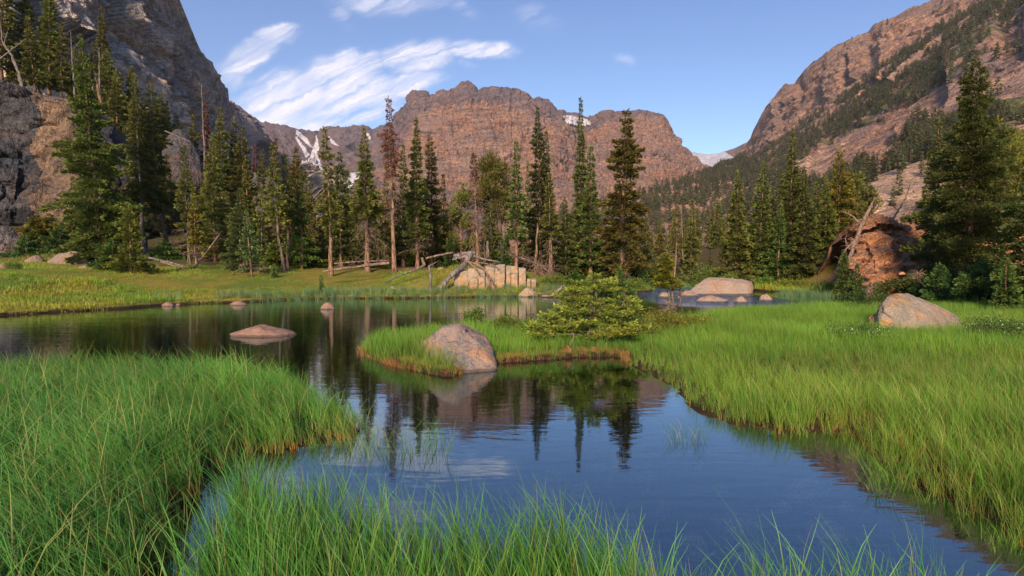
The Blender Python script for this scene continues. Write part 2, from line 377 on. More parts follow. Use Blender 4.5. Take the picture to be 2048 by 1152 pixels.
def ground_mat():
    m, g = mat('wet_soil_and_turf')
    p = pos(g); X, Y, Z = g.xyz(p)[:3]
    n = g.noise(p, .35, 5, .6, .4); f = g.noise(p, 3.0, 6, .7); ff = g.noise(p, 14.0, 4, .7)
    turf = g.mix(g.ramp(n, .38, .62), (.10, .135, .02), (.20, .16, .028))
    turf = g.mix(g.m('MULTIPLY', g.ramp(f, .50, .66), .6), turf, (.16, .09, .03))
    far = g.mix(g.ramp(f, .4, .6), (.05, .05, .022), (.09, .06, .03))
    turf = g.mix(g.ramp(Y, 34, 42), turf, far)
    dirt = g.n('ShaderNodeAttribute', attribute_name='dirt').outputs['Fac']
    turf = g.mix(g.ramp(g.m('ADD', dirt, g.m('MULTIPLY', g.m('SUBTRACT', f, .5), .9)), .35, .6), turf, g.mix(ff, (.15, .07, .035), (.34, .18, .10)))
    soil = g.mix(f, (.018, .012, .007), (.05, .03, .016))
    col = g.mix(g.ramp(g.m('ADD', Z, g.m('MULTIPLY', f, .08)), .09, .16), soil, turf)
    stone = g.n('ShaderNodeTexVoronoi', {'Vector': p, 'Scale': 2.4, 'Randomness': 1.0}).outputs['Color']
    bed = g.mix(g.ramp(f, .35, .65), (.05, .032, .018), (.12, .075, .042))
    bed = g.mix(g.m('MULTIPLY', g.ramp(g.xyz(stone)[0], .55, .9), .4), bed, (.12, .08, .05))
    col = g.mix(g.ramp(Z, -.05, -.10), col, bed)
    finish(g, col, .95, g.m('ADD', f, g.m('MULTIPLY', ff, .4)), .7, .05, .1)
    return m
M['ground'] = ground_mat()

def water_mat():
    m, g = mat('clear_pond_water')
    p = pos(g); X, Y, Z = g.xyz(p)[:3]
    far = g.ramp(Y, 6.0, 16.0)
    s1 = g.noise(scl(g, p, (1.6, 6.5, 1)), 1.0, 3, .5, .3)
    s2 = g.noise(scl(g, p, (.35, 1.3, 1)), 1.0, 2, .5, .2)
    s3 = g.noise(scl(g, p, (5.0, 16.0, 1)), 1.0, 2, .5)
    stream = g.m('MULTIPLY', g.m('MULTIPLY', g.ramp(X, 5.5, 8.0), g.ramp(X, 13.0, 10.0)), g.ramp(Y, 21, 25))
    rough = g.noise(scl(g, p, (2.2, 5.0, 1)), 2.0, 4, .6)
    h = g.m('ADD', g.m('MULTIPLY', s1, .010), g.m('MULTIPLY', s2, .012))
    h = g.m('ADD', h, g.m('MULTIPLY', s3, .0016))
    h = g.m('MULTIPLY', h, g.m('MULTIPLY_ADD', far, .30, .17))
    h = g.m('ADD', h, g.m('MULTIPLY', g.m('MULTIPLY', rough, .16), stream))
    nrm = g.n('ShaderNodeBump', {'Height': h, 'Strength': 1.0, 'Distance': 1.0}).outputs[0]
    fr = g.n('ShaderNodeFresnel', {'IOR': 1.75, 'Normal': nrm}).outputs[0]
    fr = g.m('MULTIPLY_ADD', fr, 1.12, .09, clamp=True)
    gl = g.n('ShaderNodeBsdfGlossy', {'Color': (.78, .92, 1.0, 1), 'Roughness': .02, 'Normal': nrm})
    tr = g.n('ShaderNodeBsdfTransparent', {'Color': (.78, .74, .62, 1)})
    o = g.n('ShaderNodeMixShader', {0: fr, 1: tr.outputs[0], 2: gl.outputs[0]})
    df = g.n('ShaderNodeBsdfDiffuse', {'Color': (.42, .55, .72, 1)})
    fo = g.m('MULTIPLY', g.m('MULTIPLY', g.ramp(rough, .50, .66), stream), .5)
    o = g.n('ShaderNodeMixShader', {0: fo, 1: o.outputs[0], 2: df.outputs[0]})
    g.n('ShaderNodeOutputMaterial', {0: o.outputs[0]})
    return m
M['water'] = water_mat()
def snow_mat():
    m, g = mat('old_snow'); p = pos(g)
    n = g.noise(p, .02, 5, .6)
    finish(g, g.mix(g.ramp(n, .35, .65), (.42, .39, .40), (.58, .54, .56)), .7, n, .3, 6)
    return m
M['snow'] = snow_mat()
m_, g_n = mat('cream_petals'); finish(g_n, (.50, .52, .30), .6, trans=.3); M['petal'] = m_

# ------------------------------------------------------------------ ground and water
def poly(pts): return np.array([G(x, y) for x, y in pts])
LEFTFG = np.array(list(map(tuple, poly([(-500, 790), (-200, 762), (0, 752), (150, 748), (330, 748), (480, 762), (600, 790), (690, 830), (722, 862), (700, 880), (640, 888), (560, 905), (500, 915), (470, 932), (415, 962), (385, 1000), (350, 1040), (332, 1090), (325, 1152), (290, 1300)])))+[(-2.5, 1.2), (-9, 1.2)])
ISL = poly([(718, 706), (745, 722), (800, 736), (880, 752), (905, 754), (935, 742), (985, 728), (1060, 722), (1150, 714), (1225, 712), (1252, 718), (1268, 733), (1300, 750), (1330, 764), (1352, 785), (1372, 812), (1405, 832), (1440, 838), (1480, 853), (1520, 856), (1565, 868),
            (1680, 862), (1735, 872), (1752, 915), (1810, 965), (1900, 1005), (1990, 1040), (2048, 1085), (2300, 1200), (2900, 1300)])
ISL = np.array(list(map(tuple, ISL))+[(60, 3), (60, 24)]+list(map(tuple, poly([(1900, 604), (1760, 608), (1640, 612), (1560, 618), (1480, 622), (1400, 634), (1300, 646), (1200, 652), (1100, 655), (1000, 662), (900, 668), (800, 676), (740, 690)]))))
FAR = poly([(-1500, 660), (-400, 645), (0, 632), (130, 624), (240, 618), (330, 610), (430, 607), (520, 604), (600, 599), (700, 597), (800, 597), (930, 595), (1050, 593), (1130, 593), (1180, 588), (1260, 584), (1300, 583), (1308, 578), (1285, 572), (1270, 567)])
FAR = np.array(list(map(tuple, FAR))+[(14, 60), (20, 46)]+list(map(tuple, poly([(1400, 575), (1480, 580), (1560, 585), (1620, 588), (1700, 592), (1760, 596), (1850, 598)])))+[(60, 27), (3000, 27), (3000, 4000), (-3000, 4000), (-3000, 3)])
def sdf(x, y, P):
    n = len(P); d = np.full(x.shape, 1e18); ins = np.zeros(x.shape, bool)
    for i in range(n):
        a = P[i]; b = P[(i+1) % n]; ex, ey = b-a; wx, wy = x-a[0], y-a[1]
        t = np.clip((wx*ex+wy*ey)/(ex*ex+ey*ey+1e-12), 0, 1)
        d = np.minimum(d, (wx-ex*t)**2+(wy-ey*t)**2)
        c = ((a[1] > y) != (b[1] > y)) & (x < (b[0]-a[0])*(y-a[1])/(b[1]-a[1]+1e-12)+a[0])
        ins ^= c
    return np.where(ins, 1, -1)*np.sqrt(d)
def height(x, y):
    x = np.asarray(x, float); y = np.asarray(y, float)
    wob = .16*fbm(x*1.1, y*1.1, 0*x, 3, 3)*np.clip(y/12, .3, 1.5)
    dl = sdf(x, y, LEFTFG)+wob; di = sdf(x, y, ISL)+wob; df = sdf(x, y, FAR)+wob*1.3
    d = np.maximum(np.maximum(dl, di), df)
    bed = -np.clip(.10+(-d)*.32, 0, .75)+.05*fbm(x*.8, y*.8, 0*x, 5, 3)
    z = np.where(d > 0, 0, bed)
    def bank(dd, hgt, wd): return hgt*sstep(-.03, wd, dd)
    zl = bank(dl, .03, .5); zi = bank(di, 1., .22)*(.03+.09*sstep(2.25, 1.8, x)*sstep(-2.6, -1.6, x))+.10*sstep(.5, 5, di)
    zf = bank(df, .14, .25)+1.12*sstep(.2, 13, df)+.018*np.clip(df-13, 0, 60)
    zf = zf+1.05*np.exp(-((x+1.6)/4.6)**2-(np.maximum(31.4-y, 0)/2.1)**2-(np.maximum(y-31.4, 0)/4.0)**2)
    # right hand slope below the orange outcrop
    zf = zf+(2.3*sstep(17, 23, x)*sstep(23, 33, y)-.35*sstep(9, 15, x)*(1-sstep(17, 20, x)))*sstep(0, 5, df)
    zf = zf+4.0*sstep(-14, -34, x)*sstep(33, 60, y)+.10*fbm(x*.4, y*.4, 0*x, 9, 4)*sstep(0, 3, df)
    # behind the wood the valley floor climbs slowly
    zf = zf+sstep(60, 400, y)*2.0
    land = np.maximum(np.maximum(zl, zi), zf)
    n = .035*fbm(x*1.7, y*1.7, 0*x, 21, 4)
    return np.where(d > -.03, np.maximum(land, -.02)+n*sstep(0, .6, d), z)
def hz(x, y): return float(height(np.array([x]), np.array([y]))[0])
def build_ground():
    nx, ny = 900, 760
    s = np.linspace(-1, 1, nx); xs = 7.0*np.sinh(s*6.6)/np.cosh(0)*.5
    xs = 3.1*np.sinh(s*7.2)
    t = np.linspace(0, 1, ny); ys = -3+1.9*(np.exp(t*7.1)-1)+5*t
    X, Y = np.meshgrid(xs, ys); Z = height(X.ravel(), Y.ravel())
    V = np.stack([X.ravel(), Y.ravel(), Z], -1)
    px, py = PX(np.stack([X.ravel(), np.maximum(Y.ravel(), .5), Z], -1))
    def blob(cx, cy, rx, ry): return np.exp(-((px-cx)/rx)**2-((py-cy)/ry)**2)
    dirt = blob(830, 530, 70, 12)+blob(900, 520, 90, 10)+blob(1080, 530, 120, 10)+blob(1670, 562, 55, 7)+blob(1760, 540, 110, 16)+blob(1740, 565, 70, 10)+blob(1850, 555, 90, 12)+.4*blob(90, 575, 120, 12)
    dirt = dirt*(Y.ravel() > 15)+1.0*sstep(38, 44, Y.ravel())*.0
    o = mk('ground', V, gridfaces(nx, ny)[:, ::-1], M['ground'], {'dirt': dirt}); tag(o, kind='structure')
    Wv = np.array([(-400, -3, 0), (400, -3, 0), (400, 70, 0), (-400, 70, 0)], float)
    wv = mk('pond_water', Wv, np.array([[0, 1, 2, 3]]), M['water']); tag(wv, kind='structure')
build_ground()

# ------------------------------------------------------------------ mountains: sheets of real relief
def resample(row, nu):
    r = np.array(row, float); t = (r[:, 0]-r[0, 0])/(r[-1, 0]-r[0, 0]); u = np.linspace(0, 1, nu)
    return np.stack([np.interp(u, t, r[:, k]) for k in range(3)], -1)
SHEETS = {}
def sheet(name, rows, nu, nvs, disp, material, back=(60, 250), fmat=None, top=.08, crest=(0, 1)):
    """rows: list of [(px,py,Y)...] from skyline downwards; nvs = samples between rows; disp(P) -> offset along normal"""
    Rw = [resample(r, nu) for r in rows]
    Pw = [W(r[:, 0], r[:, 1], r[:, 2]) for r in Rw]
    # the far side of the ridge
    b0 = Pw[0]+np.array([0, back[0], -back[0]*.35]); b1 = Pw[0]+np.array([0, back[1], -back[1]*1.0])
    Pw = [b1, b0]+Pw; nvs = [6, 8]+nvs
    lines = []
    for i in range(len(Pw)-1):
        for k in range(nvs[i]):
            t = k/nvs[i]; lines.append(Pw[i]*(1-t)+Pw[i+1]*t)
    lines.append(Pw[-1]); P = np.array(lines)
    vfrac = np.linspace(0, 1, len(P))
    # smooth the creases between rows a little
    for _ in range(4):
        Q = P.copy(); Q[20:-1] = .25*P[19:-2]+.5*P[20:-1]+.25*P[21:]; P = Q
    du = np.gradient(P, axis=1); dv = np.gradient(P, axis=0); N = np.cross(dv, du); N /= np.linalg.norm(N, axis=2)[:, :, None]+1e-9
    N = np.where(N[:, :, 1:2] > 0, -N, N)
    N[:15] = N[15:16]
    N = N*np.array([1, 1, .35]); N /= np.linalg.norm(N, axis=2)[:, :, None]
    d = disp(P.reshape(-1, 3), np.repeat(vfrac, nu)).reshape(P.shape[:2])
    k = np.arange(len(P)); d = d*(top+(1-top)*sstep(14, 14+nvs[2]*.45, k))[:, None]
    P2 = P+N*d[:, :, None]
    if crest[0]:
        cx, cy = P2[:, :, 0].ravel()/crest[1], P2[:, :, 1].ravel()/(crest[1]*6)
        cn = (np.abs(fbm(cx, cy, 0*cx, 91, 3, .6))*1.6-.25+.35*np.round(fbm(cx*.5, cy, 0*cx, 92, 2)*3)/3).reshape(P.shape[:2])
        P2[:, :, 2] += crest[0]*cn*np.exp(-((k-14)/11.)**2)[:, None]
    o = mk(name, P2.reshape(-1, 3), gridfaces(nu, len(P)), material, fmat=fmat(P2) if fmat else None); tag(o, kind='structure')
    SHEETS[name] = (P2, N)
    return o

def d_massif(P, v):
    x, y, z = P.T
    a = 48*fbm(x/260, y/330, z/520, 1, 4, .5, True)
    st = 16*fbm(x/260, y/260, z/34, 2, 4)+10*fbm(x/28, y/60, z/170, 3, 3, .5, True)
    c, e = cellval(x/60, y/60, z/38, 4); c2, e2 = cellval(x/22, y/22, z/15, 5)
    return (a+st+13*fbm(x/38, y/60, z/260, 7, 3, .55, True)+11*(c-.5)+5*(c2-.5)+5*fbm(x/12, y/12, z/8, 6, 2))*1.0
def upper_tier(P):
    px, py = PX(P); px = px[:-1, :-1]; py = py[:-1, :-1]; x = P[:-1, :-1, 0]
    lim = np.interp(px, [780, 835, 870, 930, 1000, 1060, 1110, 1180, 1240, 1440], [330, 225, 212, 204, 208, 222, 240, 262, 232, 240])
    return (py < lim+4*np.sin(px/5.)+3*np.sin(px/13.)).ravel().astype(int)
SKY = [(780, 262, 2900), (800, 225, 2800), (812, 214, 2750), (824, 203, 2700), (831, 196, 2650), (839, 191, 2600), (850, 188, 2600), (861, 197, 2550), (870, 193, 2450), (880, 185, 2400), (886, 177, 2400), (890, 190, 2400), (897, 197, 2400), (901, 181, 2400), (914, 178, 2380), (917, 172, 2380), (923, 166, 2350), (932, 162, 2350), (944, 166, 2350), (948, 176, 2350), (953, 186, 2380), (962, 187, 2400), (971, 178, 2400), (977, 179, 2400), (982, 173, 2380),
       (991, 171, 2380), (998, 176, 2380), (1003, 174, 2380), (1012, 173, 2380), (1024, 177, 2380), (1033, 176, 2380), (1046, 181, 2380), (1052, 189, 2380), (1059, 194, 2380), (1066, 207, 2400), (1072, 209, 2400), (1076, 195, 2400), (1083, 197, 2400), (1090, 199, 2400), (1099, 202, 2400), (1103, 215, 2400), (1108, 224, 2450), (1125, 226, 2550), (1147, 231, 2650), (1169, 237, 2700), (1180, 239, 2750), (1187, 235, 2700), (1194, 229, 2650), (1204, 226, 2600),
       (1215, 222, 2550), (1224, 225, 2550), (1240, 223, 2550), (1262, 227, 2550), (1280, 225, 2550), (1295, 229, 2550), (1302, 240, 2550), (1308, 229, 2500), (1318, 226, 2500), (1326, 231, 2500), (1331, 243, 2500), (1333, 258, 2550), (1341, 275, 2600), (1350, 288, 2650), (1358, 295, 2700), (1364, 297, 2750), (1370, 303, 2800), (1374, 322, 2850), (1390, 336, 2800), (1440, 346, 2700)]
sheet('central_mountain', [SKY,
    [(775, 290, 2850), (810, 250, 2600), (836, 214, 2250), (870, 212, 2150), (930, 207, 2120), (1000, 212, 2120), (1060, 222, 2130), (1110, 236, 2250), (1165, 262, 2500), (1200, 262, 2350), (1250, 252, 2330), (1320, 262, 2380), (1350, 300, 2450), (1400, 335, 2500), (1440, 355, 2400)],
    [(765, 340, 2500), (800, 320, 2250), (826, 290, 2060), (870, 290, 2030), (1000, 292, 2010), (1100, 300, 2050), (1160, 330, 2250), (1210, 315, 2150), (1290, 320, 2100), (1360, 350, 2100), (1440, 368, 2000)],
    [(750, 400, 1950), (830, 392, 1880), (1000, 385, 1850), (1130, 385, 1850), (1250, 372, 1800), (1360, 372, 1750), (1440, 385, 1700)],
    [(700, 440, 1500), (1000, 440, 1450), (1440, 420, 1400)], [(650, 532, 650), (1440, 532, 650)]], 760, [60, 130, 120, 50, 30], d_massif, [M['massif'], M['cirque']], fmat=lambda P: upper_tier(P), crest=(11, 30), top=.02)
def d_cirque(P, v):
    x, y, z = P.T
    return 60*fbm(x/200, y/500, z/500, 11, 4, .5, True)+18*fbm(x/50, y/60, z/60, 12, 4)+8*fbm(x/16, y/16, z/12, 13, 2)
sheet('far_cirque', [[(420, 190, 3100), (478, 212, 3200), (500, 228, 3250), (520, 243, 3300), (545, 249, 3300), (575, 252, 3350), (600, 258, 3400), (615, 262, 3400), (630, 263, 3400), (637, 264, 3450), (643, 258, 3400), (655, 253, 3400), (668, 252, 3400), (680, 255, 3400), (700, 254, 3400), (712, 251, 3400), (725, 250, 3400), (735, 254, 3400), (745, 258, 3400), (762, 252, 3400), (780, 249, 3350), (795, 240, 3300), (815, 225, 3200), (850, 220, 3200)],
    [(420, 260, 3000), (520, 290, 3000), (600, 310, 3050), (635, 320, 3100), (680, 300, 2900), (720, 310, 3050), (760, 290, 2950), (850, 290, 2900)],
    [(420, 340, 2500), (520, 350, 2500), (620, 352, 2500), (700, 352, 2400), (850, 350, 2400)],
    [(420, 400, 1900), (620, 405, 1900), (950, 400, 1900)], [(420, 530, 700), (1000, 530, 700)]], 420, [90, 70, 40, 30], d_cirque, M['cirque'], crest=(12, 30))
sheet('snowy_col', [[(1330, 300, 3700), (1372, 304, 3700), (1385, 306, 3700), (1400, 309, 3700), (1420, 311, 3700), (1437, 307, 3650), (1452, 302, 3600), (1470, 296, 3500), (1490, 286, 3300), (1520, 284, 3200)],
    [(1330, 345, 3300), (1420, 342, 3200), (1520, 335, 2900)], [(1330, 380, 2700), (1420, 380, 2600), (1520, 380, 2500)]], 160, [40, 30], lambda P, v: 9*fbm(P[:, 0]/60, P[:, 1]/60, P[:, 2]/40, 14, 4), M['massif'])
def d_left(P, v):
    x, y, z = P.T; k = np.clip(y/900, .06, 1.2)
    # slanting slabs
    s = z*.8+x*.6
    a = 26*fbm(x/110, y/130, z/110, 31, 4, .5, True)+9*fbm(x/40, y/50, s/14, 32, 4)
    c, e = cellval(x/30, y/40, s/18, 33); c2, e2 = cellval(x/10, y/12, s/6, 34)
    c3, e3 = cellval(x/22, y/26, z/70, 36)
    return (a+14*(c3-.5)+9*(c-.5)+5*(c2-.5)+6*fbm(x/13, y/16, z/80, 37, 3, .55, True)+3*fbm(x/5, y/5, z/4, 35, 3))*k*2.1
sheet('left_mountain', [[(-900, -900, 260), (-300, -560, 330), (0, -330, 400), (180, -190, 450), (300, -70, 500), (338, -5, 540), (352, 30, 560), (366, 62, 580), (374, 85, 600), (384, 98, 630), (404, 112, 660), (420, 130, 700), (436, 152, 760), (452, 172, 820), (470, 200, 900), (486, 220, 1000), (505, 236, 1100), (522, 255, 1200), (540, 280, 1350), (560, 300, 1450), (600, 330, 1600), (650, 360, 1700)],
    [(-900, -500, 240), (0, -120, 320), (150, -30, 370), (260, 60, 420), (330, 130, 470), (380, 190, 560), (420, 220, 680), (470, 265, 850), (530, 310, 1150), (600, 350, 1400), (650, 380, 1500)],
    [(-900, -200, 200), (0, 20, 260), (150, 100, 300), (260, 190, 330), (340, 270, 360), (400, 300, 450), (470, 330, 650), (560, 360, 950), (650, 400, 1200)],
    [(-900, 60, 110), (0, 150, 120), (150, 210, 140), (260, 290, 170), (340, 340, 200), (450, 370, 300), (560, 400, 500), (650, 420, 700)],
    [(-900, 300, 72), (0, 330, 76), (260, 400, 90), (400, 430, 110), (560, 450, 170), (650, 470, 300)],
    [(-900, 500, 55), (0, 505, 55), (260, 510, 58), (560, 515, 64), (650, 518, 90)]], 620, [150, 130, 80, 50, 30], d_left, M['left_mtn'], back=(40, 200), crest=(7, 12), top=.35)
def right_faces(P):
    px, py = PX(P); px = px[:-1, :-1].ravel(); py = py[:-1, :-1].ravel(); x = P[:-1, :-1].reshape(-1, 3); n = fbm(x[:, 0]/25, x[:, 1]/25, x[:, 2]/18, 93, 4)*26
    t = (sdf(px, py, np.array([(1690, 400), (1715, 362), (1770, 322), (1860, 312), (1880, 400), (1780, 440), (1700, 430)], float))+n > 0)|(sdf(px, py, np.array([(1380, 462), (1400, 446), (1440, 448), (1445, 462)], float))+n*.3 > 0)
    t |= (sdf(px, py, np.array([(1500, 330), (1640, 300), (1690, 330), (1600, 360)], float))+n*1.6 > 8)
    g_ = (sdf(px, py, np.array([(1780, 330), (1850, 250), (1960, 190), (2080, 180), (2080, 240), (1960, 270), (1880, 330), (1820, 350)], float))+n*1.3 > 6)|(sdf(px, py, np.array([(1440, 345), (1560, 285), (1760, 180), (1900, 70), (2000, 0), (2000, 90), (1860, 200), (1700, 270), (1560, 340)], float))+n*1.4 > 22)
    return np.where(t, 1, np.where(g_, 2, 0))
def d_right(P, v):
    x, y, z = P.T; k = np.clip(y/1500, .05, 1.1)
    s = z-x*.30
    a = 16*fbm(x/220, y/300, z/200, 41, 4, .5, True)+9*fbm(x/150, y/150, s/16, 42, 4)
    c, e = cellval(x/60, y/60, s/26, 43); c2, e2 = cellval(x/20, y/20, s/9, 44)
    return (a+9*fbm(x/30, y/40, (z+x*.5)/160, 46, 3, .55, True)+10*(c-.5)+5*(c2-.5)+3*fbm(x/8, y/8, z/5, 45, 3))*k
sheet('right_mountain', [[(1080, 425, 1000), (1180, 402, 1000), (1280, 386, 1050), (1350, 366, 1150), (1410, 348, 1400), (1440, 341, 1800), (1460, 330, 2200), (1474, 318, 2300), (1484, 298, 2250), (1503, 284, 2100), (1507, 268, 2000), (1516, 255, 1950), (1521, 240, 1900), (1534, 214, 1850), (1545, 196, 1800), (1558, 184, 1780), (1570, 172, 1750), (1583, 168, 1700), (1600, 166, 1650), (1604, 152, 1600), (1612, 140, 1580), (1626, 124, 1550), (1650, 106, 1500), (1664, 94, 1480), (1684, 87, 1450), (1705, 75, 1400), (1735, 62, 1380), (1746, 50, 1350), (1766, 38, 1300), (1790, 32, 1270), (1815, 20, 1230), (1845, 8, 1200), (1870, -2, 1180), (1930, -35, 1100), (2060, -120, 1000), (2500, -420, 700)],
    [(1080, 440, 850), (1280, 400, 880), (1410, 365, 1100), (1500, 318, 1400), (1560, 270, 1350), (1650, 200, 1150), (1760, 130, 1000), (1900, 60, 850), (2060, -30, 740), (2500, -260, 500)],
    [(1080, 460, 650), (1280, 425, 680), (1410, 400, 800), (1520, 345, 900), (1650, 290, 780), (1780, 225, 640), (1900, 165, 540), (2060, 100, 460), (2500, -50, 320)],
    [(1080, 480, 540), (1280, 455, 560), (1410, 440, 600), (1540, 400, 560), (1680, 355, 460), (1800, 300, 430), (1920, 260, 400), (2060, 230, 370), (2500, 150, 300)],
    [(1080, 500, 360), (1280, 490, 360), (1450, 480, 340), (1600, 455, 280), (1740, 420, 220), (1850, 390, 220), (2060, 350, 200), (2500, 320, 180)],
    [(1080, 519, 190), (1280, 519, 190), (1450, 519, 150), (1600, 520, 90), (1850, 520, 60), (2060, 515, 60), (2500, 510, 60)]], 760, [120, 130, 110, 70, 50], d_right, [M['right_mtn'], M['talus'], M['scrub']], back=(60, 260), crest=(10, 18), fmat=right_faces)
# near cliff on the left
def d_cliff(P, v):
    x, y, z = P.T
    c, e = cellval(x/2.6, y/2.6, z/4.2, 51); c2, e2 = cellval(x/1.1, y/1.1, z/1.3, 52)
    f = 1.0*fbm(x/6, y/6, z/9, 53, 3)+.5*fbm(x/2.2, y/2.2, z/14, 55, 3, .5, True)
    return f+1.4*(c-.5)+.55*(c2-.5)+.14*fbm(x/.5, y/.5, z/.4, 54, 3)-.45*np.exp(-(e/.05)**2)
def cliff_faces(P):
    px, py = PX(P); px = px[:-1, :-1]; py = py[:-1, :-1]
    return (((px > 72-(py-200)*.02+12*np.sin(py/17)) & (px < 172+10*np.sin(py/23))) | (py > 500)).ravel().astype(int)  # faces in this strip get the rock with sunlight painted in
sheet('left_cliff', [[(-700, 60, 64), (-200, 125, 63), (0, 160, 62), (60, 184, 61), (100, 192, 61), (150, 200, 60), (190, 222, 60), (215, 250, 60), (236, 290, 60), (262, 340, 60), (300, 400, 60), (340, 440, 62)],
    [(-700, 90, 61), (-200, 150, 60), (0, 185, 59), (150, 225, 57), (215, 280, 57), (262, 360, 57), (340, 450, 58)],
    [(-700, 320, 56), (0, 320, 55), (40, 330, 56), (150, 340, 54.5), (215, 380, 55), (340, 470, 55)],
    [(-700, 525, 52), (0, 520, 52), (150, 518, 52), (340, 520, 53)]], 460, [40, 130, 130], d_cliff, [M['cliff'], M['cliff_lit']], back=(10, 30), fmat=cliff_faces)

def d_ledge(P, v):
    x, y, z = P.T; q = z*.85-x*.45
    c, e = cellval(x/1.3, y/1.3, q/.42, 121); c2, e2 = cellval(x/.55, y/.55, q/.2, 122)
    return .55*(c-.5)+.24*(c2-.5)+.30*fbm(x/2.2, y/2, q/.8, 123, 4)+.07*fbm(x/.3, y/.3, z/.15, 124, 3)-.10*np.exp(-(e/.06)**2)
sheet('orange_ledges', [[(1684, 500, 36), (1692, 470, 32), (1704, 452, 32), (1722, 440, 32.3), (1750, 436, 32.6), (1784, 434, 33), (1798, 443, 33.2), (1830, 449, 34), (1870, 462, 35), (1900, 480, 35)],
    [(1686, 506, 36), (1706, 462, 31.2), (1750, 446, 31.2), (1790, 446, 31.3), (1850, 470, 33), (1900, 495, 34)],
    [(1687, 508, 36), (1706, 472, 32.1), (1750, 458, 32.3), (1790, 458, 32.2), (1850, 486, 33), (1900, 505, 33.5)],
    [(1687, 514, 36), (1710, 496, 30.9), (1750, 480, 30.6), (1790, 476, 30.8), (1850, 500, 31.5), (1900, 515, 32)],
    [(1686, 526, 35), (1712, 512, 29.8), (1750, 500, 29.4), (1800, 494, 29.6), (1850, 512, 30), (1900, 522, 31)],
    [(1684, 600, 33), (1696, 610, 27.8), (1750, 606, 26.8), (1800, 602, 27.0), (1900, 602, 27.8)]], 210, [24, 18, 30, 26, 34], d_ledge, M['outcrop'], back=(1.5, 5), top=.5)
sheet('orange_rock_wall', [[(1868, 540, 30), (1885, 505, 30), (1905, 478, 30.3), (1935, 456, 30.6), (1968, 436, 31), (2005, 422, 31.3), (2032, 422, 31.5), (2060, 440, 32), (2120, 480, 32)],
    [(1868, 545, 29.5), (1910, 500, 29.4), (1960, 462, 29.6), (2010, 440, 29.8), (2060, 460, 30.5), (2120, 500, 31)],
    [(1868, 555, 28.8), (1910, 530, 28.4), (1960, 510, 28.2), (2030, 500, 28.6), (2120, 520, 29.5)],
    [(1868, 580, 27), (1960, 572, 26), (2120, 575, 27)]], 190, [34, 40, 30], d_ledge, M['outcrop'], back=(1.5, 5), top=.5)

# snow patches: real sheets lying on the relief
def snow(sh, poly_px, label, cat='snow patch', off=3.0):
    P, N = SHEETS[sh]; px, py = PX(P)
    Q = np.array(poly_px, float); d = sdf(px+3*fbm(px/9, py/9, 0*px, 61, 3), py+2*fbm(px/9, py/9, 0*px+5, 62, 3), Q)
    ok = d > 0; ok[:14] = False
    nv, nu = ok.shape
    f = ok[:-1, :-1] & ok[1:, :-1] & ok[:-1, 1:] & ok[1:, 1:]
    jj, ii = np.nonzero(f)
    if len(jj) < 3: return
    used = np.zeros(ok.shape, int)-1
    quad = np.stack([jj*nu+ii, (jj+1)*nu+ii, (jj+1)*nu+ii+1, jj*nu+ii+1], -1)
    u, inv = np.unique(quad.ravel(), return_inverse=True)
    Vv = (P+N*off+np.array([0, 0, off*.5])).reshape(-1, 3)[u]
    o = mk('snow_patch', Vv, inv.reshape(-1, 4), M['snow'])
    s = o.modifiers.new('thick', 'SOLIDIFY'); s.thickness = off*1.4; s.offset = 0
    tag(o, label, cat, 'snow lying on the far mountains')
snow('far_cirque', [(634, 268), (640, 290), (637, 312), (650, 345), (668, 362), (640, 372), (612, 350), (600, 322), (618, 322), (624, 300), (630, 285)], 'longest snow gully, a white fork running down from the notch of the left far ridge')
snow('far_cirque', [(592, 260), (612, 276), (622, 290), (630, 300), (618, 296), (604, 280), (590, 268)], 'slanting snow streak just left of the notch on the far ridge')
snow('far_cirque', [(594, 272), (610, 296), (622, 312), (612, 316), (600, 296), (590, 276)], 'thin snow streak below and left of the snow fork')
snow('far_cirque', [(660, 274), (672, 284), (680, 292), (674, 294), (664, 286), (658, 278)], 'short slanting snow streak right of the ridge notch', off=4)
snow('far_cirque', [(690, 358), (706, 346), (724, 346), (722, 360), (700, 378), (680, 384)], 'white snow apron low between the thin trees under the far ridge')
snow('far_cirque', [(728, 264), (738, 270), (746, 280), (740, 282), (730, 272)], 'small snow streak under the ridge beside the thin pointed tree', off=4)
snow('far_cirque', [(776, 300), (796, 298), (794, 312), (778, 312)], 'small snow square beside the tall bare snag top', off=4)
snow('central_mountain', [(1122, 233), (1150, 237), (1180, 243), (1184, 254), (1150, 254), (1130, 248)], 'white snow patch in the saddle right of the central peak', off=5)
snow('snowy_col', [(1374, 306), (1400, 310), (1420, 312), (1440, 310), (1452, 304), (1462, 312), (1474, 320), (1450, 332), (1422, 340), (1400, 334), (1378, 322)], 'large smooth pale snowfield filling the low pass', 'snowfield', 6)
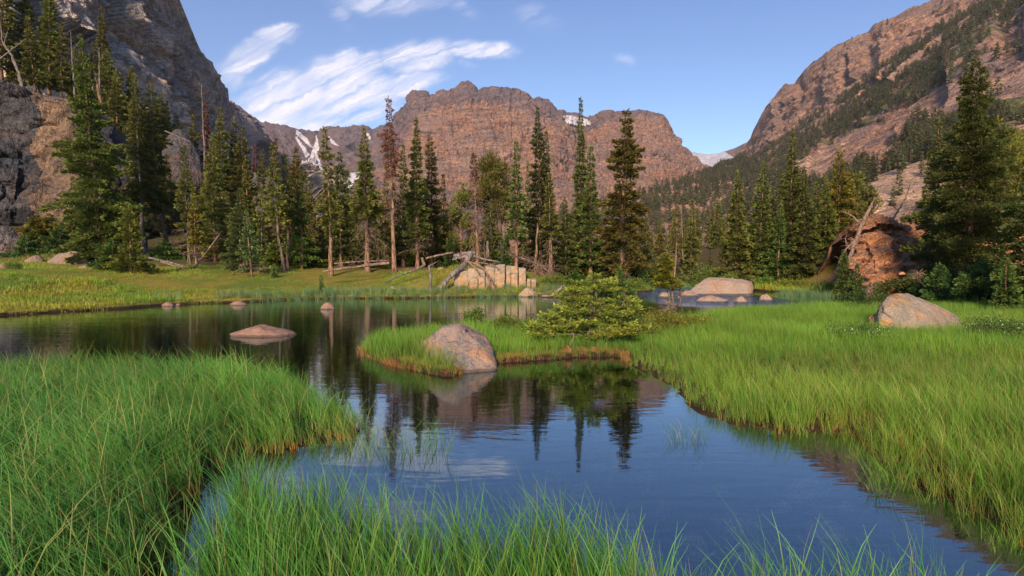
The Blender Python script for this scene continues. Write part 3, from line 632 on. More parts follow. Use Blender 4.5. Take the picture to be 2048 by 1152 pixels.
#@@OBJECTS@@
# ------------------------------------------------------------------ boulders and rocks
def rock_mesh(pts, seed=0, sub=5, p=30, n1=.10, n2=.035, freq=1.3):
    """a weathered block whose flats come from the hull of pts (local metres)"""
    bm = bmesh.new()
    for q in pts: bm.verts.new(q)
    r = bmesh.ops.convex_hull(bm, input=bm.verts[:]); bm.normal_update()
    c = np.mean(np.array(pts), 0); pl = {}
    for f in bm.faces:
        n = np.array(f.normal); d = float(np.dot(n, np.array(f.verts[0].co)-c))
        if d < 0: n, d = -n, -d
        key = tuple(np.round(n, 1)); pl.setdefault(key, (n, max(d, .01)))
    bm.free()
    Nn = np.array([v[0] for v in pl.values()]); D = np.array([v[1] for v in pl.values()])
    bm = bmesh.new(); bmesh.ops.create_icosphere(bm, subdivisions=sub, radius=1)
    dirs = np.array([v.co[:] for v in bm.verts]); F = np.array([[v.index for v in f.verts] for f in bm.faces]); bm.free()
    # favour directions of the long axes so the mesh density is even
    ext = np.ptp(np.array(pts), 0)/2; dirs = dirs*ext; dirs /= np.linalg.norm(dirs, axis=1)[:, None]
    k = np.maximum(dirs@Nn.T, 1e-4)/D[None]
    rad = (k**p).sum(1)**(-1/p)
    V = dirs*rad[:, None]; s = float(ext.mean())
    q = V/s*freq+seed*3.7
    cv, ce = cellval(q[:, 0]*1.5, q[:, 1]*1.5, q[:, 2]*1.9, seed)
    nn = n1*s*(1.2*fbm(q[:, 0], q[:, 1], q[:, 2], seed, 4)+.8*(cv-.5))+n2*s*fbm(q[:, 0]*5, q[:, 1]*5, q[:, 2]*7, seed+3, 4)
    V = V*(1+(nn/np.maximum(rad, .02))[:, None])+c
    return V, F
def rock(name, loc, pts, m, label, cat='boulder', group=None, seed=0, rz=0.0, parent=None, **kw):
    if name == 'rock_outcrop':
        zs_ = sorted(q[2] for q in pts); md = zs_[len(zs_)//2]; pts = list(pts)+[(q[0], q[1], q[2]-1.6) for q in pts if q[2] <= md]
    V, F = rock_mesh(pts, seed, **kw)
    o = mk(name, V, F, m, parent=parent); o.location = loc; o.rotation_euler = (0, 0, rz)
    if parent is None: tag(o, label, cat, group)
    return o
def lump(w, d, h, seed, ledge=.0, sink=.3):
    rr = random.Random(seed); P = []
    for k in range(9):
        a = k/9*2*math.pi+rr.uniform(-.25, .25); P.append((w/2*math.cos(a)*rr.uniform(.85, 1.05), d/2*math.sin(a)*rr.uniform(.85, 1.05), -h*sink))
        P.append((w/2*math.cos(a)*rr.uniform(.8, 1.0), d/2*math.sin(a)*rr.uniform(.8, 1.0), h*rr.uniform(.12, .4)))
        if k % 2: P.append((w/2*math.cos(a)*rr.uniform(.3, .65), d/2*math.sin(a)*rr.uniform(.3, .6), h*rr.uniform(.75, 1.0)))
    P.append((rr.uniform(-.15, .15)*w, 0, h))
    return P
def pxrock(name, px0, px1, pyb, pyt, m, label, cat='boulder', z=None, seed=1, dfac=.8, group=None, Y=None, **kw):
    """rock whose foot is seen at pyb between px0 and px1"""
    if Y is None:
        x, y = G((px0+px1)/2, pyb, 0.0 if z is None else z)
        if z is None: z = 0.0
    else: y = Y; x = float(W((px0+px1)/2, pyb, Y)[0]); z = float(W(0, pyb, Y)[2])
    if Y is not None and abs(z-hz(x, y)) < 1.2: z = hz(x, y)
    w = (px1-px0)/FPX*y; h = (pyb-pyt)/FPX*y
    return rock(name, (x, y+w*dfac*.4, z), lump(w, w*dfac, h, seed), m, label, cat, group, seed, **kw)

# hero boulder at the tip of the island (profile follows the photo: steep left shoulder, long foot to the right)
x, y = G(905, 748); Yb = float(y)
def bp(px, py, dy): P = W(px, py, Yb+dy); return tuple(P-np.array([x, y, 0]))
pts = [bp(836, 690, 1.2), bp(845, 682, 1.1), bp(848, 676, .95), bp(866, 663, .8), bp(886, 652, .8), bp(905, 649, .8), bp(932, 651, .85), bp(958, 662, 1.0), bp(984, 677, 1.2), bp(885, 652, 1.8), bp(945, 656, 1.9), bp(850, 680, 1.8),
       bp(838, 716, 1.3), bp(880, 690, .75), bp(895, 756, .25), bp(900, 756, 0), bp(905, 700, .55), bp(935, 756, 0), bp(962, 750, .15), bp(1000, 739, .3), bp(940, 700, .6), bp(985, 715, 1.3), bp(860, 740, 1.7), bp(975, 735, 1.8)]
pts = [(a*.93, b, c*.97) for a, b, c in pts]
rock('boulder', (x, y, 0), pts, M['b_center'], 'large pink and grey sloping boulder at the tip of the grassy islet', seed=3, sub=6, p=40, n1=.10, n2=.035, freq=1.5)
# right boulder with its dark split piece
Yr = 12.6
def rp(px, py, dy): P = W(px, py, Yr+dy); return tuple(P-o0)
o0 = W(1830, 650, Yr); o0[2] = hz(o0[0], o0[1])
pts = [rp(1752, 640, .1), rp(1748, 632, .6), rp(1768, 600, .3), rp(1780, 590, .5), rp(1800, 586, .7), rp(1822, 588, .8), rp(1860, 602, .9), rp(1895, 618, 1.0), rp(1920, 634, 1.1), rp(1935, 655, 1.0), rp(1930, 660, .4), rp(1870, 665, -.1), rp(1800, 655, -.1), rp(1760, 655, 0), rp(1790, 610, .05), rp(1850, 625, .15), rp(1770, 600, 1.6), rp(1900, 640, 1.9), rp(1830, 600, 1.7), rp(1750, 672, .8), rp(1930, 675, .9)]
rock('boulder', tuple(o0), pts, M['b_right'], 'big tan lichen-covered boulder sloping to the right in the bright grass', seed=5, sub=6, n1=.07, n2=.03, freq=1.4)
pts = [rp(1733, 650, .5), rp(1738, 636, .6), rp(1762, 615, .7), rp(1772, 612, .9), rp(1770, 655, .4), rp(1765, 640, .25), rp(1740, 640, 1.2), rp(1775, 625, 1.3), rp(1745, 660, .5), rp(1770, 670, .9)]
rock('boulder', tuple(o0), pts, M['outcrop'], 'rusty orange wedge of rock split off the left end of the tan boulder', 'rock', seed=6, sub=4)
# stream boulder
Ys = 30.0
o0 = W(1440, 588, Ys); o0[2] = 0
pts = [rp_ for rp_ in []]
def sp(px, py, dy): P = W(px, py, Ys+dy); return tuple(P-o0)
pts = [sp(1377, 585, .3), sp(1380, 578, .5), sp(1402, 560, .8), sp(1415, 555, 1.0), (sp(1450, 555, 1.0)), sp(1490, 559, .9), sp(1505, 564, .8), sp(1507, 585, .3), sp(1500, 590, .1), sp(1400, 590, 0), sp(1450, 591, -.05), sp(1420, 556, 2), sp(1495, 562, 2), sp(1385, 595, 2), sp(1505, 595, 2), sp(1440, 560, .6), sp(1495, 568, .3)]
rock('boulder', tuple(o0), pts, M['b_stream'], 'huge flat-topped pinkish boulder beside the stream', seed=7, sub=6, n1=.05, n2=.025, freq=1.6)
# stones in the water
o0_, = (0,)
pxrock('stone', 440, 590, 674, 655, M['b_brown'], 'long low reddish rock lying alone in the dark pond', 'rock', seed=12, dfac=.5)
pxrock('stone', 637, 668, 619, 605, M['b_brown'], 'small pointed brown rock in the pond below the left bank', 'rock', seed=13)
pxrock('stone', 452, 490, 611, 602, M['b_brown'], 'flat brown stone with a pebble on top at the left bank', 'rock', seed=14)
pxrock('stone', 318, 346, 613, 605, M['b_brown'], 'leftmost brown stone in the water at the left bank', 'rock', seed=15)
pxrock('stone', 349, 360, 612, 607, M['b_brown'], 'tiny dark stone right beside the leftmost bank stone', 'rock', seed=16)
pxrock('stone', 1362, 1400, 592, 581, M['b_stream'], 'small rounded stone at the left foot of the huge stream boulder', 'rock', seed=17)
pxrock('stone', 1318, 1344, 594, 584, M['b_stream'], 'small flat stone in the stream behind the dead-topped little spruce', 'rock', seed=18)
pxrock('stone', 1396, 1466, 604, 592, M['b_stream'], 'long low stone in the stream in front of the huge boulder', 'rock', seed=19, dfac=.5)
pxrock('stone', 1470, 1501, 605, 593, M['b_stream'], 'pale stone half in the grass right of the long low stream stone', 'rock', seed=20)
pxrock('stone', 1521, 1551, 601, 589, M['b_stream'], 'rounded tan stone right of the stream boulder', 'rock', seed=21)
pxrock('stone', 1318, 1362, 611, 603, M['b_stream'], 'flat stone in the stream at the foot of the little dead-topped spruce', 'rock', seed=22)
pxrock('stone', 1354, 1366, 597, 593, M['b_brown'], 'tiny dark stone breaking the rapids', 'rock', seed=23)
pxrock('stone', 1036, 1075, 594, 577, M['b_pale'], 'pale angular block at the waterline right of the cream rock wall', 'rock', seed=24)
pxrock('stone', 1695, 1722, 602, 596, M['b_stream'], 'small pink stone in the grass below the dwarf bush', 'rock', Y=19.5, seed=25)
# meadow rocks
pxrock('rock', 568, 594, 580, 570, M['b_pale'], 'pale rounded stone on the left meadow near the reeds', 'rock', Y=24.5, seed=31)
pxrock('rock', 78, 168, 517, 492, M['b_mead'], 'long cracked slab rock at the back edge of the left meadow', 'rock', Y=37, seed=32, dfac=.5)
pxrock('rock', 36, 78, 520, 506, M['b_mead'], 'low broken rock left of the long cracked slab', 'rock', Y=37, seed=33)
pxrock('rock', 152, 176, 528, 521, M['b_mead'], 'small flat stone in front of the slab rock', 'rock', Y=33, seed=34)
pxrock('rock', -60, 22, 505, 440, M['b_grey'], 'grey streaked boulder at the far left edge of the picture', 'boulder', Y=40, seed=35)
pxrock('rock', -14, 10, 532, 522, M['b_mead'], 'half hidden stone at the left edge of the meadow', 'rock', Y=31, seed=36)
pxrock('rock', 778, 792, 550, 545, M['b_pale'], 'tiny pale stone on the slope left of the driftwood', 'rock', Y=29, seed=37)
pxrock('rock', 872, 890, 519, 514, M['b_pale'], 'small pale stone among fallen logs on the mound', 'rock', Y=32, seed=38)
pxrock('rock', 527, 534, 584, 579, M['b_pale'], 'tiny white stone in the short grass by the left shore', 'rock', Y=23.5, seed=39)
# outcrops on the wooded left slope
Yo = 66
o0 = W(370, 430, Yo)
def op(px, py, dy): P = W(px, py, Yo+dy); return tuple(P-o0)
rock('rock_outcrop', tuple(o0), [op(318, 292, 1), op(318, 345, -2), (op(322, 352, -1)), op(332, 268, 2), op(352, 250, 3), op(372, 262, 3), op(400, 300, 2), op(408, 352, 0), op(352, 356, -3), op(356, 300, -1), op(330, 360, 4), op(410, 360, 6), op(350, 260, 9), op(400, 310, 9)], M['b_grey'], 'grey and rusty overhanging crag standing among the trees on the left slope', 'crag', seed=41, sub=5, p=20, n1=.09)
rock('rock_outcrop', tuple(o0), [op(385, 345, 3), op(400, 320, 3), op(425, 335, 3), op(440, 380, 3), op(430, 420, 2), op(385, 420, 1), op(385, 340, 8), op(440, 420, 8)], M['b_grey'], 'rounded grey crag right of the overhanging crag on the left slope', 'crag', seed=42, sub=5)
rock('rock_outcrop', tuple(o0), [op(505, 345, 6), op(530, 345, 6), op(580, 385, 6), op(585, 430, 6), op(500, 430, 5), op(510, 350, 12), op(590, 430, 12)], M['b_grey'], 'grey rock slope showing between tree tops left of the centre', 'crag', seed=43, sub=5)
rock('rock_outcrop', tuple(o0), [op(52, 172, 0), op(60, 160, 0), op(75, 168, 0), op(84, 190, -1), op(55, 192, -1), op(60, 165, 3), op(82, 192, 3)], M['b_grey'], 'grey block perched on the rim of the dark cliff', 'rock', seed=44, sub=4)
# orange outcrop on the right
Yo = 31
o0 = W(1760, 540, Yo)
rock('rock_outcrop', tuple(o0), [op(1990, 560, -3), op(2000, 548, -3), op(2040, 540, -3), op(2080, 545, -3), op(2090, 570, -3), op(1995, 572, -3.5), op(2000, 570, -1), op(2090, 570, -1)], M['b_grey'], 'low grey rock in the shade at the right edge', 'rock', seed=48, sub=4)
for k, (a, b, c, d, Y) in enumerate([(1700, 1722, 536, 527, 27), (1735, 1760, 545, 536, 27), (1770, 1790, 528, 520, 28.5), (1812, 1835, 530, 522, 28), (1745, 1765, 552, 547, 25.5), (1800, 1815, 548, 543, 25.5), (1905, 1925, 573, 565, 22), (1855, 1870, 578, 572, 21)]):
    pxrock('stone', a, b, c, d, M['outcrop'], 'small loose orange stone on the dirt slope below the outcrop', 'stone', Y=Y, seed=60+k, group='loose stones on the right slope', sub=3)

# cream rock wall with blocky joints (one ledge, its blocks are parts)
ledge = empty('rock_wall', tuple(W(990, 570, 28.6)), 'cream jointed rock wall of square blocks set in the grassy mound', 'rock wall')
def block(x0, y0, x1, y1, Y, seed, dep=1.3, m='b_pale'):
    a = W(x0, y1, Y); b = W(x1, y0, Y)
    if y1 > 553: a[2] = min(a[2], hz((a[0]+b[0])/2, Y-.2)-.12)
    cx, cz = (a[0]+b[0])/2, (a[2]+b[2])/2
    w, h = abs(b[0]-a[0])*.485, abs(b[2]-a[2])*.5; rr = random.Random(seed); j = lambda q: q*rr.uniform(.86, 1.04)
    P = [(sx*j(w), sy*dep/2+rr.uniform(-.06, .06), sz*j(h)) for sx in (-1, 1) for sy in (-1, 1) for sz in (-1, 1)]
    o = rock('block', (0, 0, 0), P, M[m], None, seed=seed, sub=5, p=18, n1=.10, n2=.05, parent=ledge)
    o.location = Vector((cx, Y+dep/2, cz))-ledge.location
for k, (x0, y0, x1, y1, Y) in enumerate([(907, 538, 937, 558, 29.0), (935, 536, 972, 572, 28.7), (970, 530, 991, 556, 28.9), (989, 529, 1011, 556, 28.9), (970, 554, 990, 570, 28.8), (988, 553, 1010, 570, 28.8), (938, 556, 956, 571, 28.5),
        (1012, 531, 1022, 562, 29.0), (1021, 532, 1037, 548, 29.0), (1021, 546, 1036, 563, 29.0), (1037, 535, 1052, 556, 29.1), (1037, 552, 1050, 563, 29.1), (1054, 557, 1062, 566, 28.6), (1062, 558, 1073, 566, 28.6)]):
    block(x0, y0, x1, y1, Y, 70+k)

# pale stones under the clear water
rr = random.Random(4)
base = []
for k in range(3):
    V, F = rock_mesh(lump(1, .9, .5, 80+k), 80+k, sub=3); base.append(mk('submerged_stone', V, F, M['b_bed']))
n = 0
spots = [(1330, 925), (1390, 985), (1560, 930), (1500, 1010), (1280, 1010), (1660, 985), (1440, 900), (1700, 1040), (1240, 960), (1600, 1060), (1120, 965), (1020, 985), (1180, 1040), (1350, 1060), (1760, 1090), (1480, 955), (1390, 870), (1290, 880), (1170, 900), (1840, 1100), (1530, 1100), (1080, 1020), (980, 940), (1620, 920), (1210, 860), (1440, 1100), (1700, 960), (1100, 870)]
for px, py in spots:
    gx, gy = G(px+rr.uniform(-10, 10), py); s = rr.uniform(.2, .5)
    o = base[n] if n < 3 else base[n % 3].copy()
    if n >= 3: COL.objects.link(o)
    o.location = (gx, gy, max(hz(gx, gy)-.01, -.42)); o.scale = (s, s*rr.uniform(.6, 1), s*.7); o.rotation_euler = (0, 0, rr.uniform(0, 6))
    tag(o, 'flat brown stone lying on the bed under the clear blue water', 'stone', 'stones on the pond bed'); n += 1

# ------------------------------------------------------------------ conifers
def quads_from(base, dirv, side, ln, wd):
    """diamond leaves: base points, unit directions, unit sides"""
    mid = base+dirv*(ln*.5)[:, None]
    V = np.stack([base, mid+side*(wd*.5)[:, None], base+dirv*ln[:, None], mid-side*(wd*.5)[:, None]], 1)
    n = len(base); F = np.arange(n*4).reshape(n, 4)
    return V.reshape(-1, 3), F
def unit(v): return v/(np.linalg.norm(v, axis=-1, keepdims=True)+1e-9)
def spine(h, lean, curve, rng, wob=.02):
    """trunk centre line; lean = (dx,dy) at the top, curve bends the middle"""
    t = np.linspace(0, 1, 14); P = np.zeros((14, 3)); P[:, 2] = t*h
    P[:, 0] = lean[0]*t+curve*np.sin(t*np.pi)*h; P[:, 1] = lean[1]*t
    P[1:-1, 0] += rng.normal(0, wob*h*.15, 12); P[1:-1, 1] += rng.normal(0, wob*h*.15, 12)
    return t, P
def conifer_mesh(h, Rr, seed, clear=.12, prof=1.0, tier=.42, leaf=.2, dens=26, droop=.35, up=.15, ragged=.35, lean=(0, 0), curve=0.0, top_bare=0.0, gaps=.15, sides=None, deadlow=.0, deadlen=.8, rt=None, thin=1.0, kind='spire'):
    rng = np.random.default_rng(seed)
    t, SP = spine(h, lean, curve, rng)
    rt = rt or h*.0095+.03
    tr = Acc(); rad = rt*(1-t)**1.15+.010; rad[0] *= 1.45; rad[1] *= 1.05
    SPb = SP.copy(); SPb[0, 2] -= .35
    tr.tube(SPb, rad, 9)
    cr = Acc(); dd = Acc()
    z0 = clear*h; z = z0; k = 0; tone = 0
    def axis(zz): return np.array([np.interp(zz, SP[:, 2], SP[:, 0]), np.interp(zz, SP[:, 2], SP[:, 1]), zz])
    amp = rng.uniform(0, 6.28)
    while z < h*.992:
        q = (z-z0)/(h-z0)
        if kind == 'spire': L0 = Rr*1.12*(.035+.965*(1-q)**(prof*1.3))*(.55+.45*min(1, q/.08+.3))
        elif kind == 'cone': L0 = Rr*(.03+.97*(1-q))*(.8+.2*min(1, q/.05))
        else: L0 = Rr*(.10+.9*(math.sin(min(1, (1-q)*1.25)*math.pi/2)**.9))*(.5+.5*min(1, q/.25))
        tn = 1+ragged*math.sin(z*2.1+amp)*.5+rng.uniform(-.5, .5)*ragged
        nb = int(round((5 if q < .8 else 4)*thin+rng.uniform(-.6, .6))); nb = max(nb, 2)
        a0 = rng.uniform(0, 6.28)
        for b in range(nb):
            if rng.random() < gaps*(1-q): continue
            L = max(L0*tn*rng.uniform(.7, 1.12), .05); a = a0+b*2*np.pi/nb+rng.uniform(-.35, .35)
            if sides is not None: L *= 1+sides*math.cos(a)
            zz = min(z+rng.uniform(-.5, .5)*tier*.6, h*.995); A = axis(zz)
            dr = np.array([math.cos(a), math.sin(a), 0.]); pr = np.array([-math.sin(a), math.cos(a), 0.])
            upp = up+(.5*q if kind != 'cone' else .25*q); dp = droop*(1-q*.6)
            def bpnt(s): return A+dr*(L*s)[..., None]+np.array([0, 0, 1.])*(L*(upp*s-dp*s**2*1.2+.28*dp*s**4))[..., None]
            dead = q < deadlow
            ss = np.linspace(0, 1, 5)
            if dead or L > 1.1:
                cr_ = dd if dead else tr
                cr_.tube(bpnt(ss), np.array([1, .8, .6, .42, .15])*max(.012, .016*L), 3 if L < 1.5 else 4)
            if dead:
                m = int(5+L*7)
                for _ in range(m):
                    s = rng.uniform(.25, 1); p = bpnt(np.array(s)); sg = rng.choice([-1, 1]); v = dr*.5+pr*sg*rng.uniform(.3, 1)+np.array([0, 0, -rng.uniform(.2, 1.1)]); v = unit(v)
                    l = deadlen*rng.uniform(.2, .55)*min(1, L)
                    dd.tube(np.array([p, p+v*l*.5, p+v*l+np.array([0, 0, -.12*l])]), np.array([.012, .008, .003]), 3)
                if rng.random() > .3: continue
            n = int(max(10, 4.3*dens*(L**1.25)*(.15 if dead else 1)))
            s = rng.uniform(.12, 1, n)**.75
            lat = rng.uniform(-1, 1, n)*(1.08-s)*.52*L+rng.normal(0, .03, n)
            P = bpnt(s)+pr*lat[:, None]
            P[:, 2] += -np.abs(lat)*.18+rng.normal(0, .035+.02*L, n)
            D = dr[None]*rng.uniform(.4, 1.1, n)[:, None]+pr[None]*(np.sign(lat)*rng.uniform(.2, 1., n))[:, None]
            D[:, 2] += rng.uniform(-.35, .55, n); D = unit(D)
            nr = rng.normal(0, .8, (n, 3)); nr[:, 2] += .55; sd = unit(np.cross(D, nr))
            ln = leaf*(1-.4*q)*rng.uniform(.7, 1.4, n); V, F = quads_from(P, D, sd, ln, ln*rng.uniform(.42, .62, n))
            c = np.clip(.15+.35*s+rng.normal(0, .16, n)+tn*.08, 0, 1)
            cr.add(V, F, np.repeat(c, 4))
        if q >= deadlow:
            n = int(max(8, dens*2.4*L0)); a = rng.uniform(0, 6.28, n); r_ = L0*.5*rng.uniform(0, 1, n)**.6; A = axis(min(z, h*.99))
            P = A+np.stack([np.cos(a)*r_, np.sin(a)*r_, rng.uniform(-.5, .5, n)*tier-r_*.15], -1); D = unit(np.stack([np.cos(a), np.sin(a), rng.normal(0, .4, n)], -1)); sd = unit(np.cross(D, rng.normal(0, 1, (n, 3))))
            ln = leaf*(1-.4*q)*rng.uniform(.8, 1.3, n); V, F = quads_from(P, D, sd, ln, ln*.6); cr.add(V, F, np.repeat(np.clip(.2+rng.normal(0, .15, n), 0, 1), 4))
        z += tier*(1-.45*q)*rng.uniform(.8, 1.2)
    # leader
    n = 14; zz = h*(1+rng.uniform(-.05, .012, n)); P = np.array([axis(min(a, h)) for a in zz])
    D = unit(rng.normal(0, .6, (n, 3))+np.array([0, 0, 1.2])); sd = unit(np.cross(D, rng.normal(0, 1, (n, 3)))); ln = np.full(n, leaf*.9)
    V, F = quads_from(P, D, sd, ln, ln*.4); cr.add(V, F, np.full(n*4, .5))
    return tr, cr, dd
def pine_mesh(h, Rr, seed, clear=.3, lean=(0, 0), curve=0., clumps=34, leaf=.22, rt=None, flat=1.0):
    """limber pine: forked limbs carrying brushy clumps"""
    rng = np.random.default_rng(seed); t, SP = spine(h*.8, lean, curve, rng, .05)
    tr = Acc(); rt = rt or h*.02+.05; rad = rt*(1-t*.75); rad[0] *= 1.4; SPb = SP.copy(); SPb[0, 2] -= .35; tr.tube(SPb, rad, 8)
    cr = Acc(); dd = Acc()
    for k in range(clumps):
        q = rng.uniform(clear, 1.0); zz = q*h*.8; i = np.array([np.interp(zz, SP[:, 2], SP[:, j]) for j in range(3)])
        a = rng.uniform(0, 6.28); L = Rr*rng.uniform(.35, 1)*(.45+.75*math.sin(min(q*1.1, 1)*math.pi)); up = rng.uniform(.25, .9)*flat
        e = i+np.array([math.cos(a)*L, math.sin(a)*L, L*up+.25*(q > .8)*h*.25]); mid = (i+e)/2+np.array([0, 0, -.12*L])
        tr.tube(np.array([i, mid, e]), np.array([.035, .026, .012])*(1+L*.4), 4)
        for c_ in range(3):
            cc = e+rng.normal(0, .16*Rr, 3)*np.array([1, 1, 1.2]); n = 70; rr_ = .14*Rr*rng.uniform(.8, 1.6)+.08
            o = unit(rng.normal(0, 1, (n, 3))); P = cc+o*(rng.uniform(.1, 1, n)*rr_)[:, None]*np.array([1, 1, 1.15])
            D = unit(o+np.array([0, 0, .7])+rng.normal(0, .3, (n, 3))); sd = unit(np.cross(D, rng.normal(0, 1, (n, 3)))); ln = leaf*rng.uniform(.7, 1.3, n)
            V, F = quads_from(P, D, sd, ln, ln*.33); cr.add(V, F, np.repeat(np.clip(.4+.25*o[:, 2]*0+rng.normal(0, .2, n), 0, 1), 4))
    return tr, cr, dd
def plant_tree(name, tr, cr, dd, loc, label, cat, m, bark='bark', group=None, tint=(1, 1, 1), rz=0., deadm='dead'):
    e = empty(name, loc, label, cat, group, rz)
    tr.build('trunk', M[bark], e)
    if cr.V: o = cr.build('crown', M[m], e, smooth=False); o.color = (*tint, 1)
    if dd.V: dd.build('dead_branches', M[deadm], e)
    return e
def copy_tree(src, loc, sc=1.0, rz=0.0, label=None, cat=None, group=None, scz=None, tint=None):
    e = src.copy(); COL.objects.link(e); e.location = loc; e.rotation_euler = (0, 0, rz); e.scale = (sc, sc, scz or sc)
    tag(e, label, cat, group)
    if group is None and 'group' in e: del e['group']
    for ch in src.children:
        c = ch.copy(); COL.objects.link(c); c.parent = e
        if tint and ch.name.startswith('crown'): c.color = (*tint, 1)
    return e
NG = [0]
def conifer(bx, by, tx, ty, wpx, Y, label, m='fir', bark='bark', tint=(1, 1, 1), pine=False, group=None, cat='spruce', name='spruce_tree', zoff=0.0, wmul=1.0, **kw):
    """tree standing at depth Y; bx,by = foot, tx,ty = tip, wpx = full crown width, all read off the photo"""
    Bp = W(bx, by, Y); T = W(tx, ty, Y); zb = Bp[2] if kw.pop('float_', False) else hz(Bp[0], Y)
    if abs(zb-Bp[2]) > 1.2 and Y > 48: zb = Bp[2]
    h = T[2]-zb; Rr = wpx/2/FPX*Y*wmul; NG[0] += 1; sd = kw.pop('seed', NG[0])
    kw.setdefault('leaf', .20 if Y > 33 else .15)
    lean = (T[0]-Bp[0], 0)
    if pine: tr, cr, dd = pine_mesh(h, Rr, sd, lean=lean, **kw)
    else: tr, cr, dd = conifer_mesh(h, Rr, sd, lean=lean, **kw)
    return plant_tree(name, tr, cr, dd, (Bp[0], Y, zb), label, cat, m, bark, group, tint)

# --- trees by the left cliff
T = {}
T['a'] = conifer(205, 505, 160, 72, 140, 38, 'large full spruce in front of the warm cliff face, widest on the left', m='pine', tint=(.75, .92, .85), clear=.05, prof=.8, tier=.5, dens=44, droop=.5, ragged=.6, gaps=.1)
T['b'] = conifer(262, 530, 258, 412, 95, 30, 'small bright-tipped fir in front of the large cliff spruce', m='young', cat='fir', name='fir_tree', clear=.05, kind='cone', tier=.3, dens=60, leaf=.13, ragged=.5, tint=(1.35, 1.3, .75))
conifer(290, 512, 268, 150, 78, 43, 'tall dark spruce with a pale grey trunk right of the cliff face', bark='dead_grey', clear=.25, prof=.6, tier=.55, dens=34, droop=.6, ragged=.5, gaps=.2)
conifer(338, 518, 300, 165, 80, 44, 'tall dark spruce with a crooked trunk and drooping dead skirt', bark='bark_grey', clear=.15, prof=.6, tier=.55, dens=30, droop=.6, ragged=.5, deadlow=.12, gaps=.2, curve=-.02)
conifer(380, 520, 368, 292, 52, 38, 'narrow spruce with a bare lower trunk in front of the overhanging crag', bark='bark_grey', clear=.12, prof=.7, tier=.45, dens=34, deadlow=.25, gaps=.2)
conifer(392, 515, 387, 380, 34, 36, 'small yellowish sparse fir beneath the overhanging crag', m='young', tint=(1.5, 1.1, .5), cat='fir', name='fir_tree', clear=.2, tier=.35, dens=40, deadlow=.15, gaps=.3)
conifer(430, 522, 424, 268, 78, 42, 'dense mid green spruce right of the rounded grey crag', clear=.08, prof=.8, tier=.45, dens=36, ragged=.4)
conifer(447, 480, 440, 218, 60, 54, 'dark green spruce whose tip rises left of the twin tops', float_=True, clear=.05, prof=.7, tier=.6, dens=24, leaf=.28)
conifer(470, 485, 468, 236, 52, 56, 'dark spruce between two taller tops on the left slope', float_=True, clear=.05, prof=.7, tier=.6, dens=24, leaf=.28)
conifer(488, 490, 484, 255, 66, 52, 'yellow-green spruce leaning over the left slope with a broad top', m='pine', float_=True, clear=.05, prof=.6, tier=.6, dens=24, leaf=.28)
conifer(480, 528, 480, 378, 88, 34, 'light green young fir with a broad base at the meadow edge', m='young', tint=(.8, .9, .9), cat='fir', name='fir_tree', clear=.06, prof=.9, tier=.34, dens=40, leaf=.15, ragged=.4)
conifer(503, 530, 492, 424, 70, 32.5, 'pale blue-green young fir standing in front of the light green one', m='young', tint=(.9, 1.0, 1.1), cat='fir', name='fir_tree', clear=.12, tier=.32, dens=44, leaf=.14, deadlow=.12)
conifer(524, 528, 522, 372, 42, 41, 'slender sparse spruce right of the pale young firs', clear=.1, tier=.45, dens=24, gaps=.35, bark='bark_grey')
conifer(568, 536, 545, 290, 60, 35, 'yellow-green spruce with a grey trunk leaning to the right at its foot', m='pine', tint=(1, .95, .8), bark='bark_grey', clear=.3, prof=.8, tier=.42, dens=34, gaps=.25, curve=-.015, deadlow=.1)
conifer(576, 538, 568, 308, 40, 36, 'spruce with a thin bare orange trunk at the meadow edge', clear=.42, prof=.8, tier=.42, dens=32, gaps=.2, curve=.012)
conifer(604, 532, 600, 352, 54, 37, 'fresh green narrow spruce left of the leaning orange trunk', m='young', tint=(.6, .7, .5), clear=.08, prof=.8, tier=.4, dens=34, leaf=.17)
conifer(594, 520, 592, 296, 66, 45, 'dark brownish dense spruce behind the fresh green narrow one', tint=(1.15, .85, .75), clear=.1, prof=.7, tier=.5, dens=32, leaf=.24)
conifer(662, 530, 648, 256, 40, 34, 'tall sparse spruce with a bright orange trunk curved at its foot', m='pine', tint=(1, 1, .8), clear=.28, prof=.5, tier=.42, dens=30, gaps=.35, rt=.13, curve=.012, ragged=.6)
conifer(682, 518, 679, 298, 72, 40, 'broad dark green spruce right of the orange curved trunk', clear=.12, prof=.85, tier=.45, dens=36, tint=(.8, .95, 1.05))
conifer(735, 524, 728, 256, 96, 36, 'spruce with a wide skirt of drooping dead brown branches', m='pine', tint=(.9, .95, .8), clear=.22, prof=1.0, tier=.4, dens=34, deadlow=.2, deadlen=1.5, droop=.9, rt=.17, ragged=.5)
conifer(768, 505, 772, 330, 44, 43, 'narrow dark spruce behind the tall nearly dead snag', clear=.1, tier=.45, dens=30)
conifer(790, 526, 776, 193, 40, 34, 'tallest nearly dead snag, rust brown twigs up to a bare thin top', m='brown_needles', clear=.30, prof=.35, tier=.30, dens=34, deadlow=.35, gaps=.1, rt=.14, leaf=.13, ragged=.7, name='dead_spruce', cat='dead tree', droop=.8)
conifer(806, 505, 806, 288, 48, 41, 'green spruce just right of the tall snag', clear=.1, prof=.8, tier=.45, dens=32, tint=(.9, 1, .9))
conifer(834, 512, 832, 236, 76, 37, 'full spruce with a slim pointed top between the snag and the pines', clear=.14, prof=1.05, tier=.42, dens=40, deadlow=.1, ragged=.4, tint=(.9, 1.05, .95))
conifer(864, 508, 860, 268, 56, 40, 'dense dark spruce with a blunt top right of the slim pointed one', clear=.12, prof=.6, tier=.45, dens=34, tint=(1.1, 1, .8))
conifer(888, 500, 886, 350, 34, 44, 'short thin spruce in front of the orange rock face', clear=.15, tier=.45, dens=24, gaps=.3)
